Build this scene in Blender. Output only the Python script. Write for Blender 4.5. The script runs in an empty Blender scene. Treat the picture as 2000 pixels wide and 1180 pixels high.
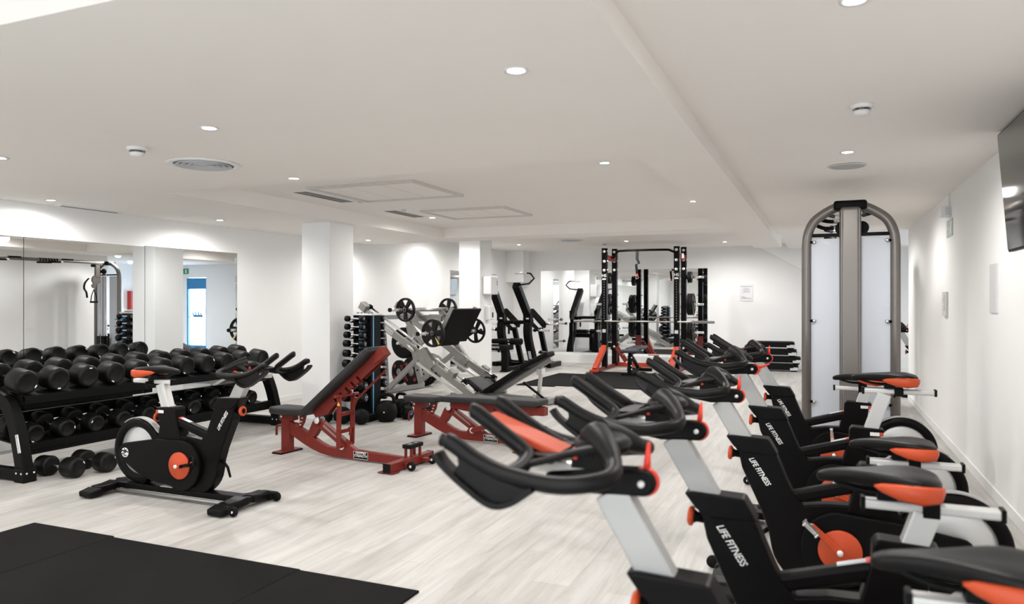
import bpy, bmesh, math, random
from mathutils import Vector, Matrix, Euler
random.seed(7)
S = bpy.context.scene
COL = S.collection
R = math.radians

# ------------------------------------------------------------------ camera, light, exposure
TH = R(22.8)
cd = bpy.data.cameras.new('camera')
cam = bpy.data.objects.new('camera', cd)
COL.objects.link(cam)
cam.location = (0, 0, 1.45)
cam.rotation_euler = (R(90), 0, TH)
cd.sensor_width = 36.0
cd.lens = 1450 / 2000 * 36
cd.clip_start = 0.05
cd.dof.use_dof = True
cd.dof.focus_distance = 7.5
cd.dof.aperture_fstop = 2.5
S.camera = cam
S.view_settings.view_transform = 'Standard'
S.view_settings.look = 'None'
S.view_settings.exposure = EXPO = 0.66
S.view_settings.gamma = 1.0
S.view_settings.use_curve_mapping = False
S.cycles.max_bounces = 10
S.cycles.diffuse_bounces = 5
S.cycles.glossy_bounces = 6
S.cycles.transparent_max_bounces = 8
S.cycles.sample_clamp_indirect = 4.0
S.cycles.use_denoising = True

w = bpy.data.worlds.new('daylight')
S.world = w
w.use_nodes = True
bg = w.node_tree.nodes['Background']
bg.inputs[0].default_value = (0.80, 0.91, 1.0, 1)
bg.inputs[1].default_value = 3.0


def area(name, loc, rot, sx, sy, power, col):
    l = bpy.data.lights.new(name, 'AREA')
    l.shape = 'RECTANGLE'; l.size = sx; l.size_y = sy; l.energy = power; l.color = col
    o = bpy.data.objects.new(name, l); COL.objects.link(o)
    o.location = loc; o.rotation_euler = rot
    return o


# fill from an added window behind the camera; daylight from the glazed far door
area('added_window_fill', (-1.85, -2.93, 1.40), (R(90), 0, 0), 5.2, 1.7, 28, (0.97, 0.985, 1.0))
area('door_daylight', (3.37, 17.6, 1.2), (R(-90), 0, 0), 1.2, 2.2, 120, (0.62, 0.80, 1.0))
LAMP_W = 46
LAMP_COL = (1.0, 0.98, 0.955)

# ------------------------------------------------------------------ materials
MC = {}


def mat(name, col, rough=0.5, metal=0.0, spec=0.5, bump=0.0, bscale=200, var=0.0, vscale=6, coat=0.0, emit=None, estr=0):
    if name in MC: return MC[name]
    m = bpy.data.materials.new(name); m.use_nodes = True
    nt = m.node_tree; b = nt.nodes['Principled BSDF']
    b.inputs['Base Color'].default_value = (*col, 1)
    b.inputs['Roughness'].default_value = rough
    b.inputs['Metallic'].default_value = metal
    b.inputs['Specular IOR Level'].default_value = spec
    b.inputs['Coat Weight'].default_value = coat
    tc = nt.nodes.new('ShaderNodeTexCoord')
    if var:
        n = nt.nodes.new('ShaderNodeTexNoise'); n.inputs['Scale'].default_value = vscale
        n.inputs['Detail'].default_value = 5
        nt.links.new(tc.outputs['Object'], n.inputs['Vector'])
        r = nt.nodes.new('ShaderNodeValToRGB')
        r.color_ramp.elements[0].position = 0.3; r.color_ramp.elements[1].position = 0.7
        r.color_ramp.elements[0].color = (*[max(0, c * (1 - var)) for c in col], 1)
        r.color_ramp.elements[1].color = (*[min(1, c * (1 + var)) for c in col], 1)
        nt.links.new(n.outputs['Fac'], r.inputs['Fac'])
        nt.links.new(r.outputs['Color'], b.inputs['Base Color'])
    if bump:
        n = nt.nodes.new('ShaderNodeTexNoise'); n.inputs['Scale'].default_value = bscale
        nt.links.new(tc.outputs['Object'], n.inputs['Vector'])
        bp = nt.nodes.new('ShaderNodeBump'); bp.inputs['Strength'].default_value = bump
        bp.inputs['Distance'].default_value = 0.002
        nt.links.new(n.outputs['Fac'], bp.inputs['Height'])
        nt.links.new(bp.outputs['Normal'], b.inputs['Normal'])
    if emit:
        b.inputs['Emission Color'].default_value = (*emit, 1)
        b.inputs['Emission Strength'].default_value = estr
    MC[name] = m
    return m


def floor_mat():
    m = bpy.data.materials.new('pale_wood_floor'); m.use_nodes = True
    nt = m.node_tree; N = nt.nodes; Lk = nt.links; b = N['Principled BSDF']
    tc = N.new('ShaderNodeTexCoord')
    mp = N.new('ShaderNodeMapping'); mp.inputs['Rotation'].default_value = (0, 0, R(90))
    Lk.new(tc.outputs['Object'], mp.inputs['Vector'])
    br = N.new('ShaderNodeTexBrick')
    br.inputs['Scale'].default_value = 1.0
    br.inputs['Brick Width'].default_value = 1.2; br.inputs['Row Height'].default_value = 0.2
    br.inputs['Mortar Size'].default_value = 0.0015; br.inputs['Mortar Smooth'].default_value = 0.3
    br.inputs['Color1'].default_value = (0.475, 0.46, 0.44, 1)
    br.inputs['Color2'].default_value = (0.56, 0.545, 0.522, 1)
    br.inputs['Mortar'].default_value = (0.40, 0.385, 0.36, 1)
    br.offset = 0.37
    Lk.new(mp.outputs['Vector'], br.inputs['Vector'])
    mp2 = N.new('ShaderNodeMapping'); mp2.inputs['Scale'].default_value = (9, 0.8, 1)
    Lk.new(tc.outputs['Object'], mp2.inputs['Vector'])
    nz = N.new('ShaderNodeTexNoise'); nz.inputs['Scale'].default_value = 1.6
    nz.inputs['Detail'].default_value = 8; nz.inputs['Roughness'].default_value = 0.65; nz.inputs['Distortion'].default_value = 0.6
    Lk.new(mp2.outputs['Vector'], nz.inputs['Vector'])
    rp = N.new('ShaderNodeValToRGB')
    rp.color_ramp.elements[0].position = 0.30; rp.color_ramp.elements[0].color = (0.70, 0.68, 0.65, 1)
    rp.color_ramp.elements[1].position = 0.62; rp.color_ramp.elements[1].color = (1, 1, 1, 1)
    Lk.new(nz.outputs['Fac'], rp.inputs['Fac'])
    mx = N.new('ShaderNodeMix'); mx.data_type = 'RGBA'; mx.blend_type = 'MULTIPLY'; mx.inputs['Factor'].default_value = 0.9
    Lk.new(br.outputs['Color'], mx.inputs['A']); Lk.new(rp.outputs['Color'], mx.inputs['B'])
    Lk.new(mx.outputs['Result'], b.inputs['Base Color'])
    b.inputs['Roughness'].default_value = 0.45
    b.inputs['Specular IOR Level'].default_value = 0.35
    return m


WALL = mat('white_wall_paint', (0.88, 0.877, 0.87), 0.75, spec=0.2, var=0.008, vscale=2, bump=0.12, bscale=60)
CEIL = mat('ceiling_paint', (0.87, 0.835, 0.795), 0.9, spec=0.1, var=0.006, vscale=2)
TRIM = mat('white_trim', (0.84, 0.84, 0.83), 0.5)
FLOOR = floor_mat()
MIRROR = mat('mirror_glass', (0.86, 0.88, 0.885), 0.0, 1.0)
MEDGE = mat('mirror_edge', (0.5, 0.52, 0.51), 0.4, 0.2)
BLACK = mat('black_powder_coat', (0.004, 0.004, 0.004), 0.45, spec=0.10, bump=0.15, bscale=400)
SATIN = mat('black_satin_frame', (0.0035, 0.003, 0.003), 0.38, spec=0.10, bump=0.08, bscale=500)
RUBBER = mat('black_rubber', (0.005, 0.005, 0.005), 0.55, spec=0.12, bump=0.3, bscale=300)
GRIP = mat('soft_black_grip', (0.0055, 0.005, 0.005), 0.42, spec=0.17, bump=0.18, bscale=600)
URETH = mat('urethane_black', (0.004, 0.0037, 0.0037), 0.45, spec=0.22, bump=0.35, bscale=160)
VINYL = mat('grey_black_vinyl', (0.026, 0.0255, 0.025), 0.5, spec=0.25, bump=0.5, bscale=500)
VINYLB = mat('blue_black_vinyl', (0.03, 0.032, 0.045), 0.45, spec=0.5, bump=0.4, bscale=500)
RED = mat('red_powder_coat', (0.16, 0.013, 0.007), 0.45, spec=0.4, bump=0.25, bscale=350, var=0.06, vscale=30)
ORED = mat('orange_red_coat', (0.46, 0.045, 0.012), 0.42, spec=0.4)
ORANGE = mat('orange_plastic', (0.52, 0.062, 0.014), 0.45, spec=0.4, bump=0.2, bscale=500)
SILVER = mat('silver_aluminium', (0.62, 0.61, 0.59), 0.34, 0.75, bump=0.1, bscale=400)
ALU = mat('pale_anodised_post', (0.40, 0.395, 0.385), 0.45, 0.3)
ALUB = mat('bright_anodised_post', (0.62, 0.615, 0.60), 0.4, 0.35)
STEEL = mat('silver_grey_steel', (0.27, 0.262, 0.25), 0.38, 0.55, bump=0.2, bscale=300)
TAUPE = mat('warm_grey_metallic', (0.20, 0.18, 0.165), 0.36, 0.5, bump=0.1, bscale=300)
CHROME = mat('chrome', (0.78, 0.77, 0.76), 0.12, 1.0)
BOLT = mat('bright_bolt', (0.85, 0.85, 0.84), 0.3, 0.4)
WHITE = mat('white_plastic', (0.80, 0.80, 0.80), 0.4)
LGREY = mat('light_grey_plastic', (0.60, 0.61, 0.63), 0.45)
GREYB = mat('grey_ball_vinyl', (0.12, 0.117, 0.105), 0.4)
INK = mat('white_lettering', (0.85, 0.85, 0.83), 0.5)
DINK = mat('grey_lettering', (0.25, 0.25, 0.27), 0.6)
PAPER = mat('white_paper', (0.78, 0.78, 0.80), 0.7)
BLUE = mat('blue_vinyl', (0.02, 0.22, 0.48), 0.35)
SKYB = mat('light_blue_plate', (0.13, 0.42, 0.72), 0.3)
YEL = mat('yellow_sticker', (0.75, 0.58, 0.10), 0.5)
GREEN = mat('green_sign', (0.03, 0.28, 0.13), 0.4)
SCREEN = mat('dark_screen', (0.012, 0.012, 0.013), 0.06, spec=0.8)
FLYW = mat('brushed_flywheel', (0.62, 0.62, 0.61), 0.3, 0.5)
MATM = mat('rubber_mat', (0.0055, 0.005, 0.0045), 0.85, spec=0.12, bump=0.6, bscale=260, var=0.35, vscale=1.6)
CARDB = mat('red_cabinet', (0.42, 0.03, 0.02), 0.4)


def glassy(name, col, fac, rough):
    m = bpy.data.materials.new(name); m.use_nodes = True
    nt = m.node_tree; b = nt.nodes['Principled BSDF']
    b.inputs['Base Color'].default_value = (*col, 1); b.inputs['Roughness'].default_value = rough
    t = nt.nodes.new('ShaderNodeBsdfTransparent'); mx = nt.nodes.new('ShaderNodeMixShader')
    mx.inputs[0].default_value = fac
    nt.links.new(t.outputs[0], mx.inputs[1]); nt.links.new(b.outputs[0], mx.inputs[2])
    nt.links.new(mx.outputs[0], nt.nodes['Material Output'].inputs[0])
    return m


PANEL = glassy('frosted_shroud', (0.66, 0.69, 0.75), 0.90, 0.35)
GLASS = glassy('clear_glass', (0.9, 0.95, 0.95), 0.10, 0.02)


def emis(name, col, st):
    m = bpy.data.materials.new(name); m.use_nodes = True
    b = m.node_tree.nodes['Principled BSDF']
    b.inputs['Base Color'].default_value = (0.9, 0.9, 0.9, 1)
    b.inputs['Emission Color'].default_value = (*col, 1); b.inputs['Emission Strength'].default_value = st
    return m


LENS = emis('lamp_lens', (1, 0.98, 0.95), 14.0)

# ------------------------------------------------------------------ mesh building


def cr(pts, n=6, closed=False):
    """Catmull-Rom through the points."""
    P = [Vector(p) for p in pts]; out = []
    m = len(P); rng = range(m) if closed else range(m - 1)
    for i in rng:
        p0 = P[(i - 1) % m] if (closed or i > 0) else P[0] * 2 - P[1]
        p1, p2 = P[i], P[(i + 1) % m]
        p3 = P[(i + 2) % m] if (closed or i + 2 < m) else P[-1] * 2 - P[-2]
        for k in range(n):
            t = k / n
            out.append(0.5 * ((2 * p1) + (p2 - p0) * t + (2 * p0 - 5 * p1 + 4 * p2 - p3) * t * t + (3 * p1 - p0 - 3 * p2 + p3) * t ** 3))
    if not closed: out.append(P[-1])
    return out


class MB:
    def __init__(s): s.v = []; s.f = []; s.sm = []

    def add(s, vs, fs, smooth=False):
        o = len(s.v); s.v += [tuple(v) for v in vs]
        s.f += [tuple(i + o for i in f) for f in fs]; s.sm += [smooth] * len(fs)
        return s

    def box(s, c, d, rot=None):
        M = Euler(rot).to_matrix() if rot else Matrix.Identity(3)
        c = Vector(c)
        vs = [c + M @ Vector((x * d[0] / 2, y * d[1] / 2, z * d[2] / 2)) for x in (-1, 1) for y in (-1, 1) for z in (-1, 1)]
        return s.add(vs, [(0, 1, 3, 2), (4, 6, 7, 5), (0, 4, 5, 1), (2, 3, 7, 6), (0, 2, 6, 4), (1, 5, 7, 3)])

    def bx(s, x0, x1, y0, y1, z0, z1):
        return s.box(((x0 + x1) / 2, (y0 + y1) / 2, (z0 + z1) / 2), (x1 - x0, y1 - y0, z1 - z0))

    def beam(s, p0, p1, wd, h, up=(0, 0, 1), w1=None, h1=None):
        p0, p1 = Vector(p0), Vector(p1); d = (p1 - p0).normalized(); up = Vector(up)
        sd = d.cross(up)
        if sd.length < 1e-4: sd = d.cross(Vector((1, 0, 0)))
        sd.normalize(); u = sd.cross(d)
        w1 = w1 or wd; h1 = h1 or h; vs = []
        for p, a, b in ((p0, wd, h), (p1, w1, h1)):
            for i, j in ((-1, -1), (1, -1), (1, 1), (-1, 1)): vs.append(p + sd * i * a / 2 + u * j * b / 2)
        return s.add(vs, [(0, 1, 2, 3), (4, 7, 6, 5), (0, 4, 5, 1), (1, 5, 6, 2), (2, 6, 7, 3), (3, 7, 4, 0)])

    def tube(s, pts, r, n=10, closed=False, sy=1.0):
        P = [Vector(p) for p in pts]; m = len(P)
        rs = r if isinstance(r, (list, tuple)) else [r] * m
        rings = []; nrm = None
        for i in range(m):
            if closed: t = P[(i + 1) % m] - P[i - 1]
            else: t = P[min(i + 1, m - 1)] - P[max(i - 1, 0)]
            t.normalize()
            if nrm is None:
                a = Vector((0, 0, 1)) if abs(t.z) < 0.9 else Vector((0, 1, 0))
                nrm = (a - t * a.dot(t)).normalized()
            else:
                nrm = nrm - t * nrm.dot(t)
                if nrm.length < 1e-5: nrm = t.orthogonal()
                nrm.normalize()
            bn = t.cross(nrm)
            rings.append([P[i] + (nrm * math.sin(2 * math.pi * k / n) * sy + bn * math.cos(2 * math.pi * k / n)) * rs[i] for k in range(n)])
        vs = [v for q in rings for v in q]; fs = []
        for i in range(m if closed else m - 1):
            j = (i + 1) % m
            for k in range(n):
                k2 = (k + 1) % n
                fs.append((i * n + k, i * n + k2, j * n + k2, j * n + k))
        s.add(vs, fs, True)
        if not closed:
            o = len(s.v) - len(vs)
            s.f.append(tuple(o + k for k in range(n))); s.sm.append(False)
            s.f.append(tuple(o + (m - 1) * n + k for k in range(n))); s.sm.append(False)
        return s

    def cyl(s, p0, p1, r, r2=None, n=20):
        return s.tube([p0, p1], [r, r if r2 is None else r2], n)

    def lathe(s, prof, o, axis, n=24):
        """prof: (radius, distance along axis)"""
        o = Vector(o); a = Vector(axis).normalized(); u = a.orthogonal().normalized(); v = a.cross(u)
        vs = []; fs = []
        for (r, t) in prof:
            for k in range(n):
                g = 2 * math.pi * k / n
                vs.append(o + a * t + (u * math.cos(g) + v * math.sin(g)) * max(r, 1e-5))
        for i in range(len(prof) - 1):
            for k in range(n):
                k2 = (k + 1) % n
                fs.append((i * n + k, i * n + k2, (i + 1) * n + k2, (i + 1) * n + k))
        s.add(vs, fs, True)
        o2 = len(s.v) - len(vs)
        for i in (0, len(prof) - 1):
            if prof[i][0] > 1e-4: s.f.append(tuple(o2 + i * n + k for k in range(n))); s.sm.append(False)
        return s

    def ring(s, c, axis, ro, ri, wd, n=40, ch=0.006):
        h = wd / 2
        prof = [(ri, -h + ch), (ri + ch, -h), (ro - ch, -h), (ro, -h + ch), (ro, h - ch), (ro - ch, h), (ri + ch, h), (ri, h - ch), (ri, -h + ch)]
        return s.lathe2(prof, c, axis, n)

    def lathe2(s, prof, o, axis, n):
        a = len(s.f); s.lathe(prof, o, axis, n); del s.f[-2:]; del s.sm[-2:]
        return s

    def ell(s, c, r, n=20):
        vs = []; fs = []; m = n // 2
        for i in range(m + 1):
            th = math.pi * i / m
            for k in range(n):
                ph = 2 * math.pi * k / n
                vs.append((c[0] + r[0] * max(math.sin(th), 1e-4) * math.cos(ph), c[1] + r[1] * max(math.sin(th), 1e-4) * math.sin(ph), c[2] + r[2] * math.cos(th)))
        for i in range(m):
            for k in range(n):
                k2 = (k + 1) % n
                fs.append((i * n + k, i * n + k2, (i + 1) * n + k2, (i + 1) * n + k))
        return s.add(vs, fs, True)

    def prism(s, poly, y0, y1, ax='y', inset=0.0):
        """poly in (x,z) extruded along y; or ax='x': poly (y,z) along x; ax='z': poly (x,y) along z"""
        n = len(poly)
        def mk(p, t):
            return (p[0], t, p[1]) if ax == 'y' else ((t, p[0], p[1]) if ax == 'x' else (p[0], p[1], t))
        vs = [mk(p, y0) for p in poly] + [mk(p, y1) for p in poly]
        fs = [tuple(range(n)), tuple(range(2 * n - 1, n - 1, -1))] + [(i, (i + 1) % n, n + (i + 1) % n, n + i) for i in range(n)]
        return s.add(vs, fs)

    def strap(s, pts, wd, th, side=(0, 1, 0)):
        """flat ribbon along pts, width along side"""
        P = [Vector(p) for p in pts]; sd = Vector(side).normalized(); vs = []; m = len(P)
        for i in range(m):
            t = (P[min(i + 1, m - 1)] - P[max(i - 1, 0)]).normalized(); u = t.cross(sd).normalized()
            for a, b in ((-1, -1), (1, -1), (1, 1), (-1, 1)): vs.append(P[i] + sd * a * wd / 2 + u * b * th / 2)
        fs = [(0, 1, 2, 3), tuple((m - 1) * 4 + k for k in (3, 2, 1, 0))]
        for i in range(m - 1):
            for k in range(4):
                k2 = (k + 1) % 4
                fs.append((i * 4 + k, i * 4 + k2, i * 4 + 4 + k2, i * 4 + 4 + k))
        return s.add(vs, fs)

    def build(s, name, m, parent=None, bevel=0.004, loc=None, sub=0):
        me = bpy.data.meshes.new(name); me.from_pydata(s.v, [], s.f)
        me.polygons.foreach_set('use_smooth', s.sm)
        bm = bmesh.new(); bm.from_mesh(me); bmesh.ops.recalc_face_normals(bm, faces=bm.faces); bm.to_mesh(me); bm.free()
        me.materials.append(m); me.update()
        o = bpy.data.objects.new(name, me); COL.objects.link(o)
        if parent: o.parent = parent
        if loc: o.location = loc
        if bevel:
            b = o.modifiers.new('bevel', 'BEVEL'); b.width = bevel; b.segments = 2; b.limit_method = 'ANGLE'; b.angle_limit = R(35)
        if sub:
            q = o.modifiers.new('sub', 'SUBSURF'); q.levels = sub; q.render_levels = sub
        return o


def tag(o, label, cat=None, group=None, kind=None):
    if label: o['label'] = label
    if cat: o['category'] = cat
    if group: o['group'] = group
    if kind: o['kind'] = kind
    return o


def thing(name, label, cat, loc=(0, 0, 0), rotz=0, group=None):
    o = bpy.data.objects.new(name, None); COL.objects.link(o); o.empty_display_size = 0.1
    o.location = loc; o.rotation_euler = (0, 0, rotz)
    return tag(o, label, cat, group)


KIDS = {}


def kids(o):
    return [c for c in bpy.data.objects if c.parent == o]


def dup(root, loc, rotz=0, label=None, group=None, rot=None, scale=None):
    r = root.copy(); COL.objects.link(r); r.location = loc
    r.rotation_euler = rot if rot else (0, 0, rotz)
    if scale: r.scale = scale
    if label: r['label'] = label
    if group: r['group'] = group
    for ch in kids(root):
        c = ch.copy(); COL.objects.link(c); c.parent = r
        for g in kids(ch):
            d = g.copy(); COL.objects.link(d); d.parent = c
    return r


def text_mesh(name, body, size, m, parent, loc, rot, ext=0.001, align='CENTER', sx=1.0, shear=0.0, space=1.0, bold=0.012):
    c = bpy.data.curves.new(name, 'FONT'); c.body = body; c.size = size; c.extrude = ext
    c.align_x = align; c.align_y = 'CENTER'; c.shear = shear; c.space_character = space; c.space_line = 0.82
    c.offset = size * bold
    t = bpy.data.objects.new(name, c); COL.objects.link(t)
    dg = bpy.context.evaluated_depsgraph_get()
    me = bpy.data.meshes.new_from_object(t.evaluated_get(dg))
    bpy.data.objects.remove(t); bpy.data.curves.remove(c)
    me.materials.clear(); me.materials.append(m)
    o = bpy.data.objects.new(name, me); COL.objects.link(o)
    o.parent = parent; o.location = loc; o.rotation_euler = rot; o.scale = (sx, 1, 1)
    return o


ORD = 'first second third fourth fifth sixth seventh eighth ninth tenth eleventh twelfth'.split()
# ------------------------------------------------------------------ the room


def struct(name, mb, m, bevel=0.0):
    o = mb.build(name, m, None, bevel); o['kind'] = 'structure'; return o


XL, XR, YB, YF, XA = -7.23, 1.157, 17.3, -3.0, 5.0
YC = 12.46
struct('floor', MB().bx(XL - 0.2, XA + 0.2, YF - 0.2, YB + 0.25, -0.12, 0.0), FLOOR)
struct('wall_left', MB().bx(XL - 0.2, XL, YF - 0.2, YB + 0.2, 0, 2.95), WALL)
struct('wall_right', MB().bx(XR, XR + 0.2, YF - 0.2, YC, 0, 2.95), WALL)
b = MB()
b.bx(XR + 0.2, XA + 0.2, YC - 0.2, YC, 0, 2.95); b.bx(XA, XA + 0.2, YC, YB + 0.2, 0, 2.95)
struct('wall_alcove', b, WALL)
b = MB()
b.bx(XL, 2.97, YB, YB + 0.2, 0, 2.95); b.bx(3.77, XA, YB, YB + 0.2, 0, 2.95); b.bx(2.97, 3.77, YB, YB + 0.2, 2.2, 2.95)
b.bx(XL, -6.76, 16.8, YB, 1.94, 2.72)
b.prism([(-1.42, 2.72), (-0.5, 2.17), (-0.1, 1.93), (0.3, 1.93), (0.3, 2.72)], 16.95, YB)
struct('wall_back', b, WALL)
b = MB()
b.bx(XL, XR, YF - 0.2, YF, 0, 0.4); b.bx(XL, XR, YF - 0.2, YF, 2.4, 2.95); b.bx(XL, -4.5, YF - 0.2, YF, 0.4, 2.4); b.bx(0.8, XR, YF - 0.2, YF, 0.4, 2.4)
struct('wall_front', b, WALL)
struct('window_added_1', MB().bx(-4.5, 0.8, YF - 0.06, YF - 0.04, 0.4, 2.4), GLASS)  # unseen window added to carry the fill light
b = MB()
for x in (-4.5, -3.2, -1.875, -0.55, 0.75): b.bx(x, x + 0.05, YF - 0.14, YF - 0.06, 0.4, 2.4)
for z in (0.4, 2.35): b.bx(-4.5, 0.8, YF - 0.14, YF - 0.06, z, z + 0.05)
struct('trim_added_window', b, TRIM)  # frame of the added, unseen window

# ceiling: slab, dropped soffit on the left with a raised coffer in it
ZS, ZC, ZR, ZB = 2.43, 2.58, 2.53, 2.70
b = MB()
b.bx(XL, -0.7, YF, 1.72, ZR, 2.95)                      # over the camera
b.bx(-0.7, XR, YF, YC, ZR, 2.95)                        # right bay
b.bx(-0.7, XA, YC, YB, ZR + 0.06, 2.95)                 # alcove
b.bx(XL, -5.42, 1.72, 10.75, ZS, 2.95)
b.bx(-5.42, -1.16, 1.72, 4.92, ZS, 2.95)
b.bx(-5.42, -1.16, 10.15, 10.75, ZS, 2.95)
b.bx(-1.16, -0.7, 1.72, 14.1, ZS, 2.95)
b.bx(-5.42, -1.16, 4.92, 10.15, ZC, 2.95)
b.bx(XL, -1.16, 10.75, YB, ZB, 2.95)
b.bx(-1.16, -0.7, 14.1, YB, ZB, 2.95)
struct('ceiling', b, CEIL)
b = MB(); b.bx(XL, XL + 0.012, 7.75, YB, 0, 0.085); struct('baseboard_left', b, TRIM, 0.003)
b = MB(); b.bx(XR - 0.012, XR, YF, YC, 0, 0.085); struct('baseboard_right', b, TRIM, 0.003)
b = MB(); b.bx(-2.4, 2.9, YB - 0.012, YB, 0, 0.085); struct('baseboard_back', b, TRIM, 0.003)
struct('pillar', MB().bx(-5.98, -5.56, 7.49, 7.98, 0, ZS), WALL, 0.004)
struct('pillar', MB().bx(-6.74, -6.28, 13.3, 13.86, 0, ZB), WALL, 0.004)
b = MB(); b.bx(-7.2, -2.35, 16.88, YB, 0, 0.2); struct('trim_ledge', b, TRIM, 0.004)
b = MB(); b.box((-4.55, 16.875, 0.11), (0.09, 0.012, 0.09)); o = b.build('wall_socket', WHITE, None); tag(o, 'small white socket on the low ledge under the rear mirrors', 'socket')

# glazed door at the far end (seen in the mirror)
b = MB()
b.bx(2.97, 3.02, YB + 0.02, YB + 0.1, 0, 2.19); b.bx(3.72, 3.77, YB + 0.02, YB + 0.1, 0, 2.19)
b.bx(3.02, 3.72, YB + 0.02, YB + 0.1, 1.85, 2.19); b.bx(3.02, 3.72, YB + 0.02, YB + 0.1, 0, 0.12); b.bx(3.02, 3.72, YB + 0.03, YB + 0.09, 0.98, 1.0)
d1 = struct('door_1', b, BLUE, 0.003)
b = MB(); b.bx(3.02, 3.72, YB + 0.055, YB + 0.065, 0.12, 1.85)
b.build('pane', GLASS, d1, 0)
b = MB()
for k, (x, h) in enumerate(((3.2, .2), (3.3, .26), (3.42, .3), (3.52, .22))):
    b.tube(cr([(x, YB + 0.045, 1.02), (x + 0.05, YB + 0.045, 1.02 + h * .5), (x + 0.14, YB + 0.045, 1.02 + h)], 5), [0.03, .03, .03, .03, .026, .022, .018, .014, .01, .008, .004], 6, sy=0.2)
b.bx(3.15, 3.55, YB + 0.042, YB + 0.048, 1.0, 1.06)
b.build('door_emblem', BLUE, d1, 0)

# mirrors: every panel a thing
def mirror(x0, x1, y0, y1, z0, z1, label, grp):
    t = thing('wall_mirror', label, 'mirror', ((x0 + x1) / 2, (y0 + y1) / 2, z0), 0, grp)
    cx, cy = (x0 + x1) / 2, (y0 + y1) / 2
    b = MB(); b.box((0, 0, (z1 - z0) / 2), (x1 - x0 - (0.006 if x1 - x0 > 0.1 else 0), y1 - y0 - (0.006 if y1 - y0 > 0.1 else 0), z1 - z0)); b.build('glass', MIRROR, t, 0)
    b = MB()
    if x1 - x0 > 0.1:
        for q in (x0, x1): b.box((q - cx, 0, (z1 - z0) / 2), (0.005, y1 - y0 + 0.001, z1 - z0))
    else:
        for q in (y0, y1): b.box((0, q - cy, (z1 - z0) / 2), (x1 - x0 + 0.001, 0.005, z1 - z0))
    b.build('edge', MEDGE, t, 0)


g = 'mirror panels on the left wall'
mirror(XL, XL + 0.008, 3.44, 4.846, 0.03, 2.09, 'tall wall mirror panel at the far left, cut off by the picture edge', g)
mirror(XL, XL + 0.008, 4.846, 6.253, 0.03, 2.09, 'tall wall mirror panel behind the dumbbell rack, reflecting the cable machine', g)
mirror(XL, XL + 0.008, 6.253, 7.711, 0.03, 2.10, 'tall wall mirror panel reflecting a pillar and the bright glass door', g)
mirror(XL, XL + 0.008, 13.85, 14.3, 0.05, 2.12, 'narrow glimpse of wall mirror just left of the far pillar', g)
g = 'mirror panels on the back wall'
mirror(-6.5, -4.77, YB - 0.008, YB, 0.22, 2.22, 'wide back wall mirror reflecting the black plate loaded machine', g)
mirror(-4.77, -2.444, YB - 0.008, YB, 0.22, 2.22, 'wide back wall mirror behind the tall power rack', g)
b = MB()
b.bx(XL, XL + 0.02, 3.44, 7.71, 0.0, 0.03); struct('trim_mirror', b, ALU, 0.002)

# ------------------------------------------------------------------ ceiling fittings
t0 = thing('downlight', 'x', 'ceiling light', (0, 0, 0), 0, 'recessed ceiling downlights')
MB().lathe2([(0.052, -0.001), (0.052, -0.006), (0.038, -0.004), (0.036, 0.0)], (0, 0, 0), (0, 0, 1), 24).build('trim_ring', WHITE, t0, 0)
MB().lathe([(0.036, -0.003), (0.0001, -0.003)], (0, 0, 0), (0, 0, 1), 20).build('lens', LENS, t0, 0)
ld = bpy.data.lights.new('downlight_beam', 'SPOT'); ld.energy = LAMP_W; ld.color = LAMP_COL; ld.spot_size = R(176); ld.spot_blend = 0.6; ld.shadow_soft_size = 0.07
lo = bpy.data.objects.new('downlight_beam', ld); COL.objects.link(lo); lo.parent = t0; lo.location = (0, 0, -0.03)
lamps = [(-3.19, 3.19, ZS, 'brightest ceiling downlight above the round air vent'), (-5.16, 3.30, ZS, 'ceiling downlight cut by the left picture edge'),
         (-6.85, 4.86, ZS, 'ceiling downlight above the left mirrors, near the slot vent'), (-6.66, 6.83, ZS, 'ceiling downlight left of the near pillar top'),
         (-3.87, 4.75, ZS, 'ceiling downlight beside the first ceiling panel'), (-1.64, 5.84, ZC, 'ceiling downlight inside the right corner of the raised coffer'),
         (-1.35, 8.46, ZC, 'ceiling downlight far along the right side of the raised coffer'), (-4.83, 8.74, ZC, 'ceiling downlight beside the second ceiling panel'),
         (-6.65, 9.94, ZS, 'ceiling downlight just right of the near pillar top'), (-6.55, 12.6, ZB, 'small far ceiling downlight between the two pillars'),
         (-6.13, 14.97, ZB, 'small far ceiling downlight right of the far pillar'), (-3.74, 14.95, ZB, 'ceiling downlight above the power rack'),
         (0.155, 5.86, ZR, 'ceiling downlight above the cable tower, behind the round speaker'), (0.10, 2.92, ZR, 'ceiling downlight at the top edge of the picture, over the bikes')]
for k, (x, y, z, lb) in enumerate(lamps):
    if k == 0: t0.location = (x, y, z); t0['label'] = lb
    else: dup(t0, (x, y, z), 0, lb)
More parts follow.
